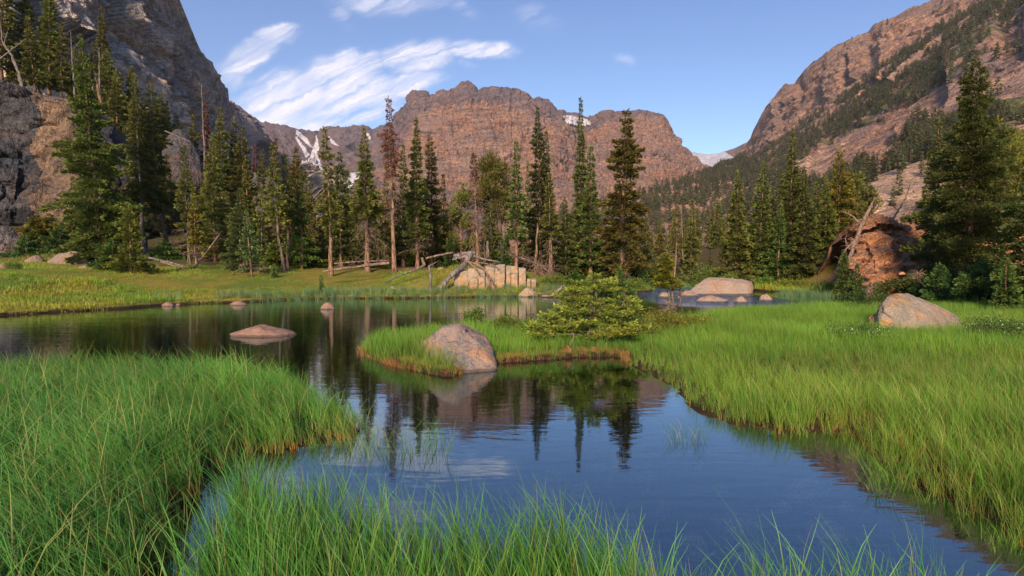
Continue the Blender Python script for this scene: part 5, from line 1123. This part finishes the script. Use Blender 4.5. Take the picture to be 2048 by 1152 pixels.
deadwood('snapped_trunk', 33, [([(1068, 560, 0), (1072, 520, 0), (1075, 446, 0)], .19, .05)], 'tall splintered orange stump left of the yellowish spruce', 'stump', 'bark', seed=17)
deadwood('root_plate', 31.5, [([(1070, 524, .2), (1085, 545, 0), (1095, 570, -.3)], .10, .05), ([(1080, 530, 0), (1105, 550, -.2), (1120, 575, -.5)], .08, .03), ([(1060, 525, .5), (1090, 532, .2), (1110, 545, 0)], .05, .02), ([(1078, 530, 0), (1070, 560, -.2)], .05, .02), ([(1020, 510, .8), (1050, 518, .5), (1075, 528, .2)], .06, .05)], 'tangled heap of bare roots and branches right of the cream wall', 'root tangle', 'dead', twigs=300, twl=1.1, seed=18)
deadwood('log', 27.6, [([(1055, 592, 0), (1090, 586, .2), (1125, 578, .5)], .03, .05)], 'thin pale pole slanting from the water right of the cream wall', 'log', 'dead_grey', seed=19)
deadwood('log', 27.4, [([(1084, 592, 0), (1105, 591, 0), (1128, 593, 0)], .08, .05)], 'flat log half in the water below the root tangle', 'log', 'dead', seed=20)
deadwood('stump', 28, [([(1112, 585, 0), (1122, 576, .1), (1128, 570, .1)], .10, .08)], 'cut end of a log sticking up at the right waterline', 'stump', 'dead_grey', seed=21)
deadwood('stump', 34, [([(976, 515, 0), (975, 500, 0), (974, 482, 0)], .17, .09), ([(970, 520, 0), (968, 490, .1), (972, 470, .1)], .03, .01)], 'dark rooty stump on the mound behind the cream wall', 'stump', 'bark_grey', twigs=10, seed=22)
deadwood('stump', 31, [([(848, 530, 0), (844, 515, 0)], .14, .09)], 'low stump at the top of the dirt slope', 'stump', 'dead', seed=23)
deadwood('driftwood', 29.5, [([(1680, 556, -1.5), (1700, 515, -.8), (1712, 480, -.4), (1722, 452, 0)], .10, .16), ([(1712, 478, -.4), (1690, 500, -.6), (1668, 548, -1.4)], .08, .04), ([(1722, 452, 0), (1740, 415, .2), (1758, 380, .3)], .16, .04), ([(1722, 450, 0), (1705, 432, .1), (1690, 424, .2)], .10, .04), ([(1698, 520, -.8), (1720, 528, -1), (1732, 536, -1.2)], .06, .03), ([(1700, 500, -.6), (1690, 480, -.3), (1694, 465, -.2)], .06, .02)], 'big twisted leaning driftwood root against the orange outcrop', 'driftwood', 'dead', twigs=30, seed=24)
deadwood('dead_snag', 33.5, [([(1782, 445, 0), (1800, 415, 0), (1812, 395, 0), (1822, 362, 0)], .09, .03), ([(1795, 420, 0), (1780, 405, 0)], .04, .02), ([(1800, 415, 0), (1820, 408, 0), (1840, 400, 0)], .05, .02)], 'dark bent dead branch on top of the orange outcrop', 'dead branch', 'bark_grey', twigs=14, seed=25)
deadwood('dead_snag', 62, [([(46, 180, 0), (36, 140, 0), (20, 105, 0), (4, 85, 0), (2, 45, 0)], .26, .06), ([(0, 118, .2), (20, 102, .2), (52, 78, .2)], .12, .05), ([(8, 90, 0), (14, 66, 0), (18, 55, 0)], .08, .03)], 'bare grey branched snag on the rim of the dark cliff', 'dead tree', 'dead_grey', seed=26)
deadwood('dead_snag', 63, [([(205, 222, 0), (196, 180, 0), (184, 130, 0)], .32, .10)], 'thick leaning bare trunk, warm at its foot, right of the large cliff spruce', 'dead tree', 'bark', seed=27)
deadwood('dead_snag', 62.5, [([(198, 300, 0), (190, 200, 0), (178, 130, 0)], .26, .08)], 'long thin leaning trunk behind the large cliff spruce', 'dead tree', 'bark_grey', seed=28, twigs=20)
deadwood('dead_snag', 66, [([(150, 195, 0), (145, 130, 0), (141, 60, 0)], .14, .04)], 'thin bare pole on the cliff rim left of the large spruce top', 'dead tree', 'dead_grey', twigs=40, twl=1.2, seed=29)
deadwood('dead_snag', 66, [([(200, 200, 0), (199, 150, 0), (198, 95, 0)], .16, .05)], 'thin bare pole right of the large spruce top', 'dead tree', 'dead_grey', twigs=16, twl=1.2, seed=30)
deadwood('dead_snag', 66, [([(412, 440, 0), (409, 300, 0), (403, 170, 0)], .20, .05)], 'tall grey dead trunk with twigs right of the overhanging crag', 'dead tree', 'dead_grey', twigs=120, twl=1.6, seed=31)
deadwood('dead_snag', 60, [([(1366, 520, 0), (1364, 460, 0), (1362, 405, 0)], .10, .04)], 'thin bare grey pole beside the slim yellowish spruce', 'dead tree', 'dead', twigs=40, twl=.8, seed=32)
deadwood('log', 60, [([(330, 262, 0), (350, 270, 0), (382, 284, 0)], .10, .05)], 'thin dead log lying on top of the overhanging crag', 'log', 'dead_grey', seed=33)
deadwood('dead_bush', 22.5, [([(1835, 560, 0), (1836, 550, 0), (1838, 544, 0)], .03, .01)], 'small bare twiggy dead fir on the dirt slope', 'dead fir', 'dead', twigs=60, twl=.4, seed=34)
deadwood('dead_bush', 18.8, [([(1735, 592, 0), (1740, 578, 0), (1745, 568, 0)], .03, .01)], 'bare grey twigs poking out of the tangled dark bush', 'dead branch', 'dead', twigs=60, twl=.4, seed=35)

# ------------------------------------------------------------------ forests on the mountains
def tiny_tree(seed, dead=False, light=False):
    rng = np.random.default_rng(seed); h = 1.0; A = Acc()
    A.tube(np.array([[0, 0, -.08], [0, 0, .5], [0, 0, 1.0]]), np.array([.018, .012, .003]), 4, 0.)
    n = (260 if not light else 120) if not dead else 80; q = rng.uniform(.06, 1, n)**(.85); r_ = (.16 if not dead else .09)*(1-q)**.8*rng.uniform(.3, 1.1, n)+.006; a = rng.uniform(0, 6.28, n)
    P = np.stack([np.cos(a)*r_*.5, np.sin(a)*r_*.5, q], -1); D = unit(np.stack([np.cos(a), np.sin(a), rng.uniform(-.6, .2, n)], -1))
    sd = unit(np.cross(D, rng.normal(0, .4, (n, 3))+np.array([0, 0, 1]))); ln = (.05+r_*.9)*(1.35 if light else 1); V, F = quads_from(P, D, sd, ln, ln*.55 if not dead else ln*.2); A.add(V, F, np.repeat(np.clip(.35+rng.normal(0, .2, n), 0, 1), 4))
    return A
TINYL = [tiny_tree(970+k, light=True) for k in range(4)]+[tiny_tree(990, True)]
TINY = [tiny_tree(900+k) for k in range(4)]+[tiny_tree(950, True)]
def sample_sheet(name, n, dens_fn, seed, vmin=14, nz=None):
    P, N = SHEETS[name]; rng = np.random.default_rng(seed); px, py = PX(P)
    # area weight
    du = np.linalg.norm(np.gradient(P, axis=1), axis=2); dv = np.linalg.norm(np.gradient(P, axis=0), axis=2)
    w_ = du*dv*dens_fn(px, py, P, N); w_[:vmin] = 0; w_[~((px > -60) & (px < 2110) & (py > -60))] = 0
    w_ = w_.ravel()/w_.sum(); idx = rng.choice(w_.size, n, p=w_)
    Q = P.reshape(-1, 3)[idx]+rng.normal(0, 1, (n, 3))*np.array([1, 1, 0])*(Q_scale(P.reshape(-1, 3)[idx]))[:, None]
    return Q
def Q_scale(Q): return Q[:, 1]*.0015
def inpoly(px, py, pts, soft=8):
    return sstep(-soft, soft, sdf(px, py, np.array(pts, float)))
def forest(px, py, P, N):
    low = inpoly(px, py, [(1080, 425), (1200, 408), (1290, 386), (1360, 366), (1420, 346), (1460, 325), (1500, 308), (1560, 288), (1610, 268), (1640, 262), (1560, 320), (1500, 360), (1480, 420), (1560, 470), (1700, 510), (1500, 540), (1080, 540)])
    band = inpoly(px, py, [(1440, 335), (1560, 285), (1640, 225), (1720, 175), (1800, 110), (1880, 50), (1960, 10), (2080, -60), (2080, 110), (2000, 120), (1900, 170), (1830, 215), (1760, 225), (1700, 265), (1620, 310), (1540, 350), (1480, 400)])
    mid = inpoly(px, py, [(1560, 340), (1640, 380), (1720, 330), (1760, 350), (1840, 240), (1900, 250), (1930, 300), (1800, 400), (1700, 430), (1560, 470), (1460, 430)], 20)
    rt = inpoly(px, py, [(1960, 200), (2080, 180), (2080, 260), (1960, 330), (1880, 380), (1850, 330)], 15)
    x, y, z = P[..., 0], P[..., 1], P[..., 2]
    patch = sstep(-.18, .22, fbm(x.ravel()/60, y.ravel()/90, z.ravel()/50, 71, 3).reshape(x.shape))
    return (1.3*low+(band*2.9+mid*7+rt*4)*(.14+patch))*np.where(y > 500, 1, (y/500)**1.0)+.02
Q = sample_sheet('right_mountain', 9500, forest, 5)
cl = lambda px, py, P, N: (inpoly(px, py, [(890, 300), (940, 302), (945, 312), (900, 312)], 4)+inpoly(px, py, [(1108, 312), (1145, 318), (1140, 335), (1105, 332)], 5)*1.2+inpoly(px, py, [(1290, 325), (1420, 340), (1430, 375), (1300, 385)], 12)*.35+inpoly(px, py, [(955, 255), (985, 255), (985, 275), (955, 275)], 5)*.1+.004)
Q2 = sample_sheet('central_mountain', 170, cl, 6)
QL = sample_sheet('left_mountain', 60, lambda px, py, P, N: inpoly(px, py, [(250, 170), (330, 210), (420, 300), (520, 340), (600, 370), (600, 420), (400, 420), (250, 300)], 10)*(120/np.maximum(P[..., 1], 60))**1.5, 7)
rng = np.random.default_rng(99)
Hs = rng.uniform(8, 15, len(Q)); size = Hs/Q[:, 1]; order = np.argsort(-size)
base = []
for k in range(5):
    T_ = TINY[k]; o = T_.build('slope_conifer' if k < 4 else 'dead_conifer', M['far_fir'] if k < 4 else M['far_dead'], smooth=False); base.append(o); o.scale = (0, 0, 0)
used = [False]*5
def slope_tree(q, h, k, lab, grp):
    o = base[k] if not used[k] else base[k].copy()
    if used[k]: COL.objects.link(o)
    used[k] = True
    wd = rng.uniform(.85, 1.3); o.location = tuple(q); o.scale = (h*wd, h*wd, h); o.rotation_euler = (0, 0, rng.uniform(0, 6.28)); c = rng.uniform(.9, 1.6); o.color = (c, c, c*.95, 1) if k < 4 else (.55, .55, .6, 1)
    tag(o, lab, 'conifer', grp)
for i in order[:250]:
    k = int(rng.integers(0, 4)) if rng.random() > .12 else 4
    if k < 4: slope_tree(Q[i], Hs[i], k, 'small dark conifer on the rocky slope of the right mountain', 'conifers on the right mountain slope')
    else: slope_tree(Q[i], Hs[i], k, 'small brown dead conifer on the rocky slope of the right mountain', 'dead conifers on the right mountain slope')
for q in QL[:40]: slope_tree(q, rng.uniform(7, 12), int(rng.integers(0, 4)), 'small dark conifer high on the left mountainside', 'conifers on the left mountainside')
def mass(name, Q, Hs, pick, m, label):
    Vs, Fs, As = [], [], []; n = 0
    for q, h, k in zip(Q, Hs, pick):
        T_ = TINYL[k]; a = rng.uniform(0, 6.28); c, s = math.cos(a), math.sin(a)
        for V, F, at in zip(T_.V, T_.F, T_.a):
            V2 = np.stack([V[:, 0]*c-V[:, 1]*s, V[:, 0]*s+V[:, 1]*c, V[:, 2]], -1)*np.array([h*1.15, h*1.15, h])+q
            Vs.append(V2); As.append(np.clip(at+rng.uniform(-.15, .15), 0, 1)); 
        for F in T_.F: Fs.append(F+n)
        n += T_.n
    o = mk(name, np.concatenate(Vs), np.concatenate(Fs), m, {'rnd': np.concatenate(As)}, False)
    return tag(o, label, 'forest', kind='stuff')
rest = order[250:]; dk = rng.random(len(rest)) < .24
mass('distant_forest', np.concatenate([Q[rest[~dk]], Q2]), np.concatenate([Hs[rest[~dk]], rng.uniform(10, 17, len(Q2))]), rng.integers(0, 4, (~dk).sum()+len(Q2)), M['far_fir'], 'dark green conifer forest covering the valley floor and far slopes')
mass('dead_forest', Q[rest[dk]], Hs[rest[dk]]*1.05, np.full(dk.sum(), 4), M['far_dead'], 'grey-brown dead trees scattered through the distant forest')

# ------------------------------------------------------------------ grasses (tufts scattered by geometry nodes, one object per sward)
def tuft(seed, nb, h, spread, wdt, lean, curl, segs=4, heads=0.):
    rng = np.random.default_rng(seed); V = []; F = []; tt = []; rd = []; n = 0
    for b in range(nb):
        a = rng.uniform(0, 6.28); r_ = spread*math.sqrt(rng.uniform(0, 1)); p = np.array([math.cos(a)*r_, math.sin(a)*r_, 0])
        hh = h*rng.uniform(.45, 1.12); d = np.array([lean*rng.uniform(.3, 1.6)+rng.normal(0, .15), rng.normal(0, .16), 0]); cu = curl*rng.uniform(.2, 1.8)*(1 if rng.random() > .18 else -1)
        s = np.linspace(0, 1, segs+1); off = d[None]*(s**1.3)[:, None]*hh+np.array([-1, 0, 0])[None]*(cu*s**3)[:, None]*hh+np.array([0, 1, 0])[None]*(rng.normal(0, .08)*s**2)[:, None]*hh
        z = hh*(s-np.abs(cu)*.42*s**3-.10*s**2); C = p+off; C[:, 2] = z
        fa = rng.uniform(0, 3.14); sd = np.array([math.cos(fa), math.sin(fa)*.6, 0]); w_ = wdt*rng.uniform(.55, 1.45)*(1-s**1.6*.93)*.5
        if rng.random() < .07:
            kb = np.maximum(s-rng.uniform(.4, .7), 0); C[:, 0] += kb*hh*rng.choice([-1, 1])*.9; C[:, 2] -= kb*hh*1.25
        L = C-sd*w_[:, None]; Rr = C+sd*w_[:, None]
        if rng.random() < heads:
            q_ = C[-1]; hh_ = .03
            for dx_ in ((.0035, 0), (0, .0035)):
                V.append(np.array([q_-[0, 0, hh_], q_+[dx_[0], dx_[1], 0], q_+[0, 0, hh_*.7], q_-[dx_[0], dx_[1], 0]])); F.append(np.arange(4)[None]+n); tt.append(np.ones(4)); rd.append(np.full(4, 2.)); n += 4
        V.append(np.stack([L, Rr], 1).reshape(-1, 3)); k = np.arange(segs)*2+n; F.append(np.stack([k, k+1, k+3, k+2], -1)); tt.append(np.repeat(s, 2)); rd.append(np.full(2*(segs+1), rng.random())); n += 2*(segs+1)
    return np.concatenate(V), np.concatenate(F), np.concatenate(tt), np.concatenate(rd)
def sward(name, pts, zs, sc, tint, edge, tufts, material, label, cat='grass'):
    """pts xy, zs heights, sc scale, per-tuft tint/edge colour values"""
    coll = bpy.data.collections.new(name+'_tufts')
    for i, tf in enumerate(tufts):
        V, F, tt, rd = tf; o = mk(name+'_tuft', V, F, material, {'t': tt, 'rnd': rd}, True); COL.objects.unlink(o); coll.objects.link(o)
    n = len(pts); me = bpy.data.meshes.new(name); me.vertices.add(n); me.vertices.foreach_set('co', np.concatenate([pts, zs[:, None]], 1).astype(np.float32).ravel())
    rng = np.random.default_rng(7)
    for k, a in (('sc', sc), ('tint', tint), ('edge', edge), ('rz', rng.normal(0, .5 if name == 'marsh_grass' else 1.1, n)), ('pick', rng.integers(0, len(tufts), n))):
        at = me.attributes.new(k, 'FLOAT', 'POINT'); at.data.foreach_set('value', np.asarray(a, np.float32))
    me.update(); o = bpy.data.objects.new(name, me); COL.objects.link(o); me.materials.append(material)
    ng = bpy.data.node_groups.new(name+'_scatter', 'GeometryNodeTree'); ng.interface.new_socket('Geometry', in_out='INPUT', socket_type='NodeSocketGeometry'); ng.interface.new_socket('Geometry', in_out='OUTPUT', socket_type='NodeSocketGeometry')
    N_ = ng.nodes; Lk = ng.links; gi = N_.new('NodeGroupInput'); go = N_.new('NodeGroupOutput'); ip = N_.new('GeometryNodeInstanceOnPoints'); ci = N_.new('GeometryNodeCollectionInfo')
    ci.inputs[0].default_value = coll; ci.inputs[1].default_value = True; ci.inputs[2].default_value = True
    def attr(nm):
        a = N_.new('GeometryNodeInputNamedAttribute'); a.data_type = 'FLOAT'; a.inputs[0].default_value = nm; return a.outputs[0]
    cx = N_.new('ShaderNodeCombineXYZ'); Lk.new(attr('rz'), cx.inputs[2]); 
    try:
        er = N_.new('FunctionNodeEulerToRotation'); Lk.new(cx.outputs[0], er.inputs[0]); rot = er.outputs[0]
    except Exception: rot = cx.outputs[0]
    Lk.new(gi.outputs[0], ip.inputs['Points']); Lk.new(ci.outputs[0], ip.inputs['Instance']); ip.inputs['Pick Instance'].default_value = True
    Lk.new(attr('pick'), ip.inputs['Instance Index']); Lk.new(rot, ip.inputs['Rotation']); Lk.new(attr('sc'), ip.inputs['Scale']); Lk.new(ip.outputs[0], go.inputs[0])
    md = o.modifiers.new('scatter', 'NODES'); md.node_group = ng
    return tag(o, label, cat, kind='stuff')
rngG = np.random.default_rng(2024)
def scatter(poly_, dens_fn, nmax, bbox=None):
    """random points weighted so near ground gets more tufts; dens_fn(x,y) tufts per m2"""
    x0, y0 = poly_.min(0); x1, y1 = poly_.max(0)
    if bbox: x0, y0, x1, y1 = max(x0, bbox[0]), max(y0, bbox[1]), min(x1, bbox[2]), min(y1, bbox[3])
    A = (x1-x0)*(y1-y0); n = int(nmax); x = rngG.uniform(x0, x1, n); y = np.exp(rngG.uniform(math.log(max(y0, 1.)), math.log(y1), n)); 
    w_ = dens_fn(x, y)*y*math.log(y1/max(y0, 1.))*(x1-x0)/n
    keep = rngG.random(n) < w_
    x, y = x[keep], y[keep]
    vis = np.abs(x) < y*1.3+3.5
    return x[vis], y[vis]
def boulders_clear(x, y):
    ok = np.ones(len(x), bool)
    for cx, cy, r_ in ((float(W(935, 700, 9.5)[0]), 9.6, .36), (float(W(838, 0, 13.3)[0]), 13.4, .95)): ok &= ((x-cx)**2+(y-cy)**2) > r_**2
    a, b = G(945, 733); ok &= ((x-a)**2+(y-b)**2) > .34**2
    return ok
# left bed
x, y = scatter(LEFTFG, lambda x, y: 165*(4.5/np.maximum(y, 2.5))**.8, 90000)
d = sdf(x, y, LEFTFG)+.16*fbm(x*1.1, y*1.1, 0*x, 3, 3)*.3; k = d > -.26*rngG.random(len(x))**1.5; x, y, d = x[k], y[k], d[k]
z = np.maximum(height(x, y), -.1); pat = fbm(x*.7, y*.7, 0*x, 81, 3)
sc = (.95+.35*pat)*(.75+.25*sstep(0, .5, d))*rngG.uniform(.75, 1.15, len(x)); tint = np.clip(.5+.5*fbm(x*1.2, y*1.2, 0*x, 82, 3)+rngG.normal(0, .15, len(x)), 0, 1)
edge = sstep(.5, .05, d)*rngG.uniform(.4, 1, len(x))
tL = [tuft(100+i, 13, .64, .055, .0075, -.15, .32, 5, .006) for i in range(10)]
sward('marsh_grass', np.stack([x, y], 1), z-.02, sc, tint, edge, tL, M['g_left'], 'tall deep green sedge bed bending to the left in the near left corner')
print('left tufts', len(x))
# emergent foreground strip
FGP = poly([(452, 985), (540, 1010), (620, 1070), (720, 1110), (800, 1120), (960, 1120), (1100, 1125), (1180, 1170), (1260, 1240), (1350, 1330), (1500, 1500), (900, 1900), (400, 1900), (420, 1300), (435, 1100)])
x, y = scatter(FGP, lambda x, y: 360+0*x, 90000); k = sdf(x, y, FGP)+.25*fbm(x*2.5, y*2.5, 0*x, 83, 2) > 0; x, y = x[k], y[k]
cl_ = []
for (px_, py_, r_, n_) in [(1590, 1330, .10, 26), (1610, 1300, .12, 24), (1790, 1290, .14, 46), (1740, 1330, .12, 24), (1450, 1330, .16, 12), (1350, 1300, .2, 10), (1850, 1330, .12, 18), (1500, 1290, .1, 8), (1330, 1250, .2, 8), (1000, 1180, .2, 10), (1690, 1330, .2, 8)]:
    a, b = G(px_, py_); cl_.append(np.stack([rngG.normal(a, r_, n_), rngG.normal(b, r_*.8, n_)], 1))
cl_ = np.concatenate(cl_); x = np.concatenate([x, cl_[:, 0]]); y = np.concatenate([y, cl_[:, 1]])
z = np.maximum(height(x, y), -.12); tint = np.clip(.55+rngG.normal(0, .2, len(x)), 0, 1)
tF = [tuft(200+i, 7, .62, .05, .0088, -.05, .12, 5, .012) for i in range(8)]
sward('foreground_grass', np.stack([x, y], 1), z, rngG.uniform(.7, 1.18, len(x)), tint, .25*rngG.random(len(x)), tF, M['g_left'], 'upright green sedge blades rising out of the water along the bottom of the picture')
# sparse emergent blades
SP = [(700, 800, 770, 880), (740, 820, 900, 880), (850, 800, 900, 870), (480, 900, 700, 960), (1340, 800, 1420, 850), (500, 960, 700, 1060), (1740, 870, 1800, 960)]
xs, ys = [], []
for (a, b, c, d_), n_ in zip(SP, (46, 50, 20, 60, 30, 90, 30)):
    g_ = G(rngG.uniform(a, c, n_), rngG.uniform(b+60, d_+40, n_)); xs.append(g_[0]); ys.append(g_[1])
x, y = np.concatenate(xs), np.concatenate(ys); tS = [tuft(300+i, 3, .5, .04, .0045, -.05, .35, 5) for i in range(6)]
sward('water_grass', np.stack([x, y], 1), np.full(len(x), -.1), rngG.uniform(.8, 1.15, len(x)), np.full(len(x), .5), np.full(len(x), .1), tS, M['g_left'], 'sparse thin blades standing in the shallow water off the left sedge bed')
# right bank and islet
x, y = scatter(ISL, lambda x, y: np.clip(190*(6.5/np.maximum(y, 4))**1.0, 40, 260), 380000, (-6, 3, 30, 27)); k = boulders_clear(x, y); x, y = x[k], y[k]
d = sdf(x, y, ISL)+.1*fbm(x*1.1, y*1.1, 0*x, 3, 3); k = d > -np.where(x < 2.2, .05, .30)*rngG.random(len(x))**1.3; x, y, d = x[k], y[k], d[k]; z = np.maximum(height(x, y), -.1)
big = np.where(x < -.35, 1.05, np.where(x < 2.6, .8, 1.0))*np.where(y > 11, .86, 1.)
dmod = fbm(x*.35, y*.35, 0*x, 84, 3)
sc = big*(.80+.45*dmod)*rngG.uniform(.75, 1.15, len(x))*(.7+.3*sstep(0, .3, d)); tint = np.clip(.5+.45*fbm(x*.8, y*.8, 0*x, 85, 3)+rngG.normal(0, .15, len(x)), 0, 1); edge = sstep(.30, .0, d)*rngG.uniform(.2, 1, len(x))*.85; edge = np.maximum(edge, sstep(.25, .5, fbm(x*.55+9, y*.55, 0*x, 89, 4))*.9)*(rngG.random(len(x)) > .2)
near = y < 9.5
tR = [tuft(400+i, 12, .47, .06, .0060, -.05, .14, 4) for i in range(8)]; tR2 = [tuft(440+i, 13, .42, .11, .0082, -.02, .12, 3) for i in range(8)]
def sub(mask): return np.stack([x, y], 1)[mask], z[mask]-.02, sc[mask], tint[mask], edge[mask]
sward('bank_grass', *sub(near), tR, M['g_right'], 'bright green sedge along the near edge of the right bank')
sward('bank_grass', *sub(~near), tR2, M['g_right'], 'yellow-green grass covering the right bank behind the shore and the islet')
print('right tufts', len(x))
# tan thatch hanging over the islet edge
xe, ye = [], []
for i in range(len(ISL)):
    a, b = ISL[i], ISL[(i+1) % len(ISL)]
    if max(a[1], b[1]) > 13 or max(abs(a[0]), abs(b[0])) > 12: continue
    L = np.hypot(*(b-a)); n_ = int(L*34*(.9 if a[0] < 2.2 and b[0] < 2.6 else .0)); t_ = rngG.random(n_); xe.append(a[0]+(b[0]-a[0])*t_+rngG.normal(0, .04, n_)); ye.append(a[1]+(b[1]-a[1])*t_+rngG.normal(0, .04, n_))
xe, ye = np.concatenate(xe), np.concatenate(ye); k = boulders_clear(xe, ye)&(PX(np.stack([xe, ye, 0*xe], -1))[0] < 1258)&(fbm(xe*1.6, ye*1.6, 0*xe, 88, 3)+rngG.normal(0, .2, len(xe)) > -.12); xe, ye = xe[k], ye[k]
tT = [tuft(500+i, 14, .14, .06, .006, .0, .8, 4) for i in range(6)]
sward('dry_thatch', np.stack([xe, ye+.05], 1), np.maximum(height(xe, ye+.06), 0)+.0, rngG.uniform(.7, 1.3, len(xe)), rngG.random(len(xe)), np.full(len(xe), 2.), tT, M['g_right'], 'fringe of dry orange thatch along the waterline of the islet')
# meadow on the far bank
MEAD = FAR
x, y = scatter(np.array([(-34., 16.), (34., 45.)]), lambda x, y: 26+0*x, 90000)
d = sdf(x, y, FAR); k = (d > 0)&(y < 44); x, y, d = x[k], y[k], d[k]
z = height(x, y); px, py = PX(np.stack([x, y, z], -1)); wood = sstep(0, 1, (y-31-1.2*np.sin(x*.5))/4)
dirtm = np.exp(-((px-835)/75)**2-((py-530)/14)**2)+np.exp(-((px-1080)/120)**2-((py-530)/12)**2)+np.exp(-((px-1670)/50)**2-((py-562)/7)**2)+np.exp(-((px-1790)/110)**2-((py-548)/22)**2)
k = (rngG.random(len(x)) > .65*wood)&(rngG.random(len(x)) > dirtm*1.2); x, y, z, d = x[k], y[k], z[k], d[k]
hv = fbm(x*.35, y*.35, 0*x, 86, 4); sc = np.clip(.75+1.3*hv, .3, 2.0)*rngG.uniform(.6, 1.5, len(x)); sc = np.where((x > 9)&(y < 34), sc*1.9, sc)
tint = np.clip(.5+.6*fbm(x*.5, y*.5, 0*x, 87, 4)+rngG.normal(0, .12, len(x)), 0, 1)
tM = [tuft(600+i, 16, .17, .14, .013, -.05, .3, 2) for i in range(8)]
sward('meadow_grass', np.stack([x, y], 1), z-.01, sc, tint, 0*x, tM, M['g_mead'], 'short yellow-green meadow grass on the far bank up to the wood')
print('meadow tufts', len(x))
# reeds at the far waterline
x, y = [], []
for (a, b, c, d_, n_) in [(600, 598, 800, 597, 330), (800, 597, 1130, 593, 420), (300, 610, 350, 607, 26), (430, 606, 600, 600, 130), (1250, 584, 1305, 578, 130), (1560, 592, 1640, 592, 120), (1600, 590, 1700, 596, 200), (1340, 575, 1400, 577, 60)]:
    t_ = rngG.random(n_); g_ = G(a+(c-a)*t_, b+(d_-b)*t_+rngG.normal(0, 1.5, n_)-.8); x.append(g_[0]); y.append(g_[1]+rngG.uniform(-.1, .9, n_))
x, y = np.concatenate(x), np.concatenate(y); tE = [tuft(700+i, 14, .48, .12, .011, -.03, .15, 3) for i in range(6)]
sward('reeds', np.stack([x, y], 1), np.maximum(height(x, y), -.08), rngG.uniform(.6, 1.1, len(x)), rngG.random(len(x)), rngG.random(len(x))*.4, tE, M['g_reed'], 'blue-green reeds lining the far waterline', 'reeds')

# ------------------------------------------------------------------ morning air
def build_haze():
    m = bpy.data.materials.new('thin_morning_haze'); m.use_nodes = True; g = NT(m.node_tree)
    v = g.n('ShaderNodeVolumePrincipled', {'Color': (.92, .88, .90, 1), 'Density': .00007, 'Anisotropy': .2})
    g.n('ShaderNodeOutputMaterial', {'Volume': v.outputs[0]})
    x0, x1, y0, y1, z0, z1 = -3600, 3600, -60, 4600, -60, 1900
    V = [(x, y, z) for z in (z0, z1) for y in (y0, y1) for x in (x0, x1)]
    o = mk('haze', V, np.array([[0, 2, 3, 1], [4, 5, 7, 6], [0, 1, 5, 4], [2, 6, 7, 3], [0, 4, 6, 2], [1, 3, 7, 5]]), m, smooth=False)
    o.visible_shadow = True
    tag(o, kind='stuff')
build_haze()
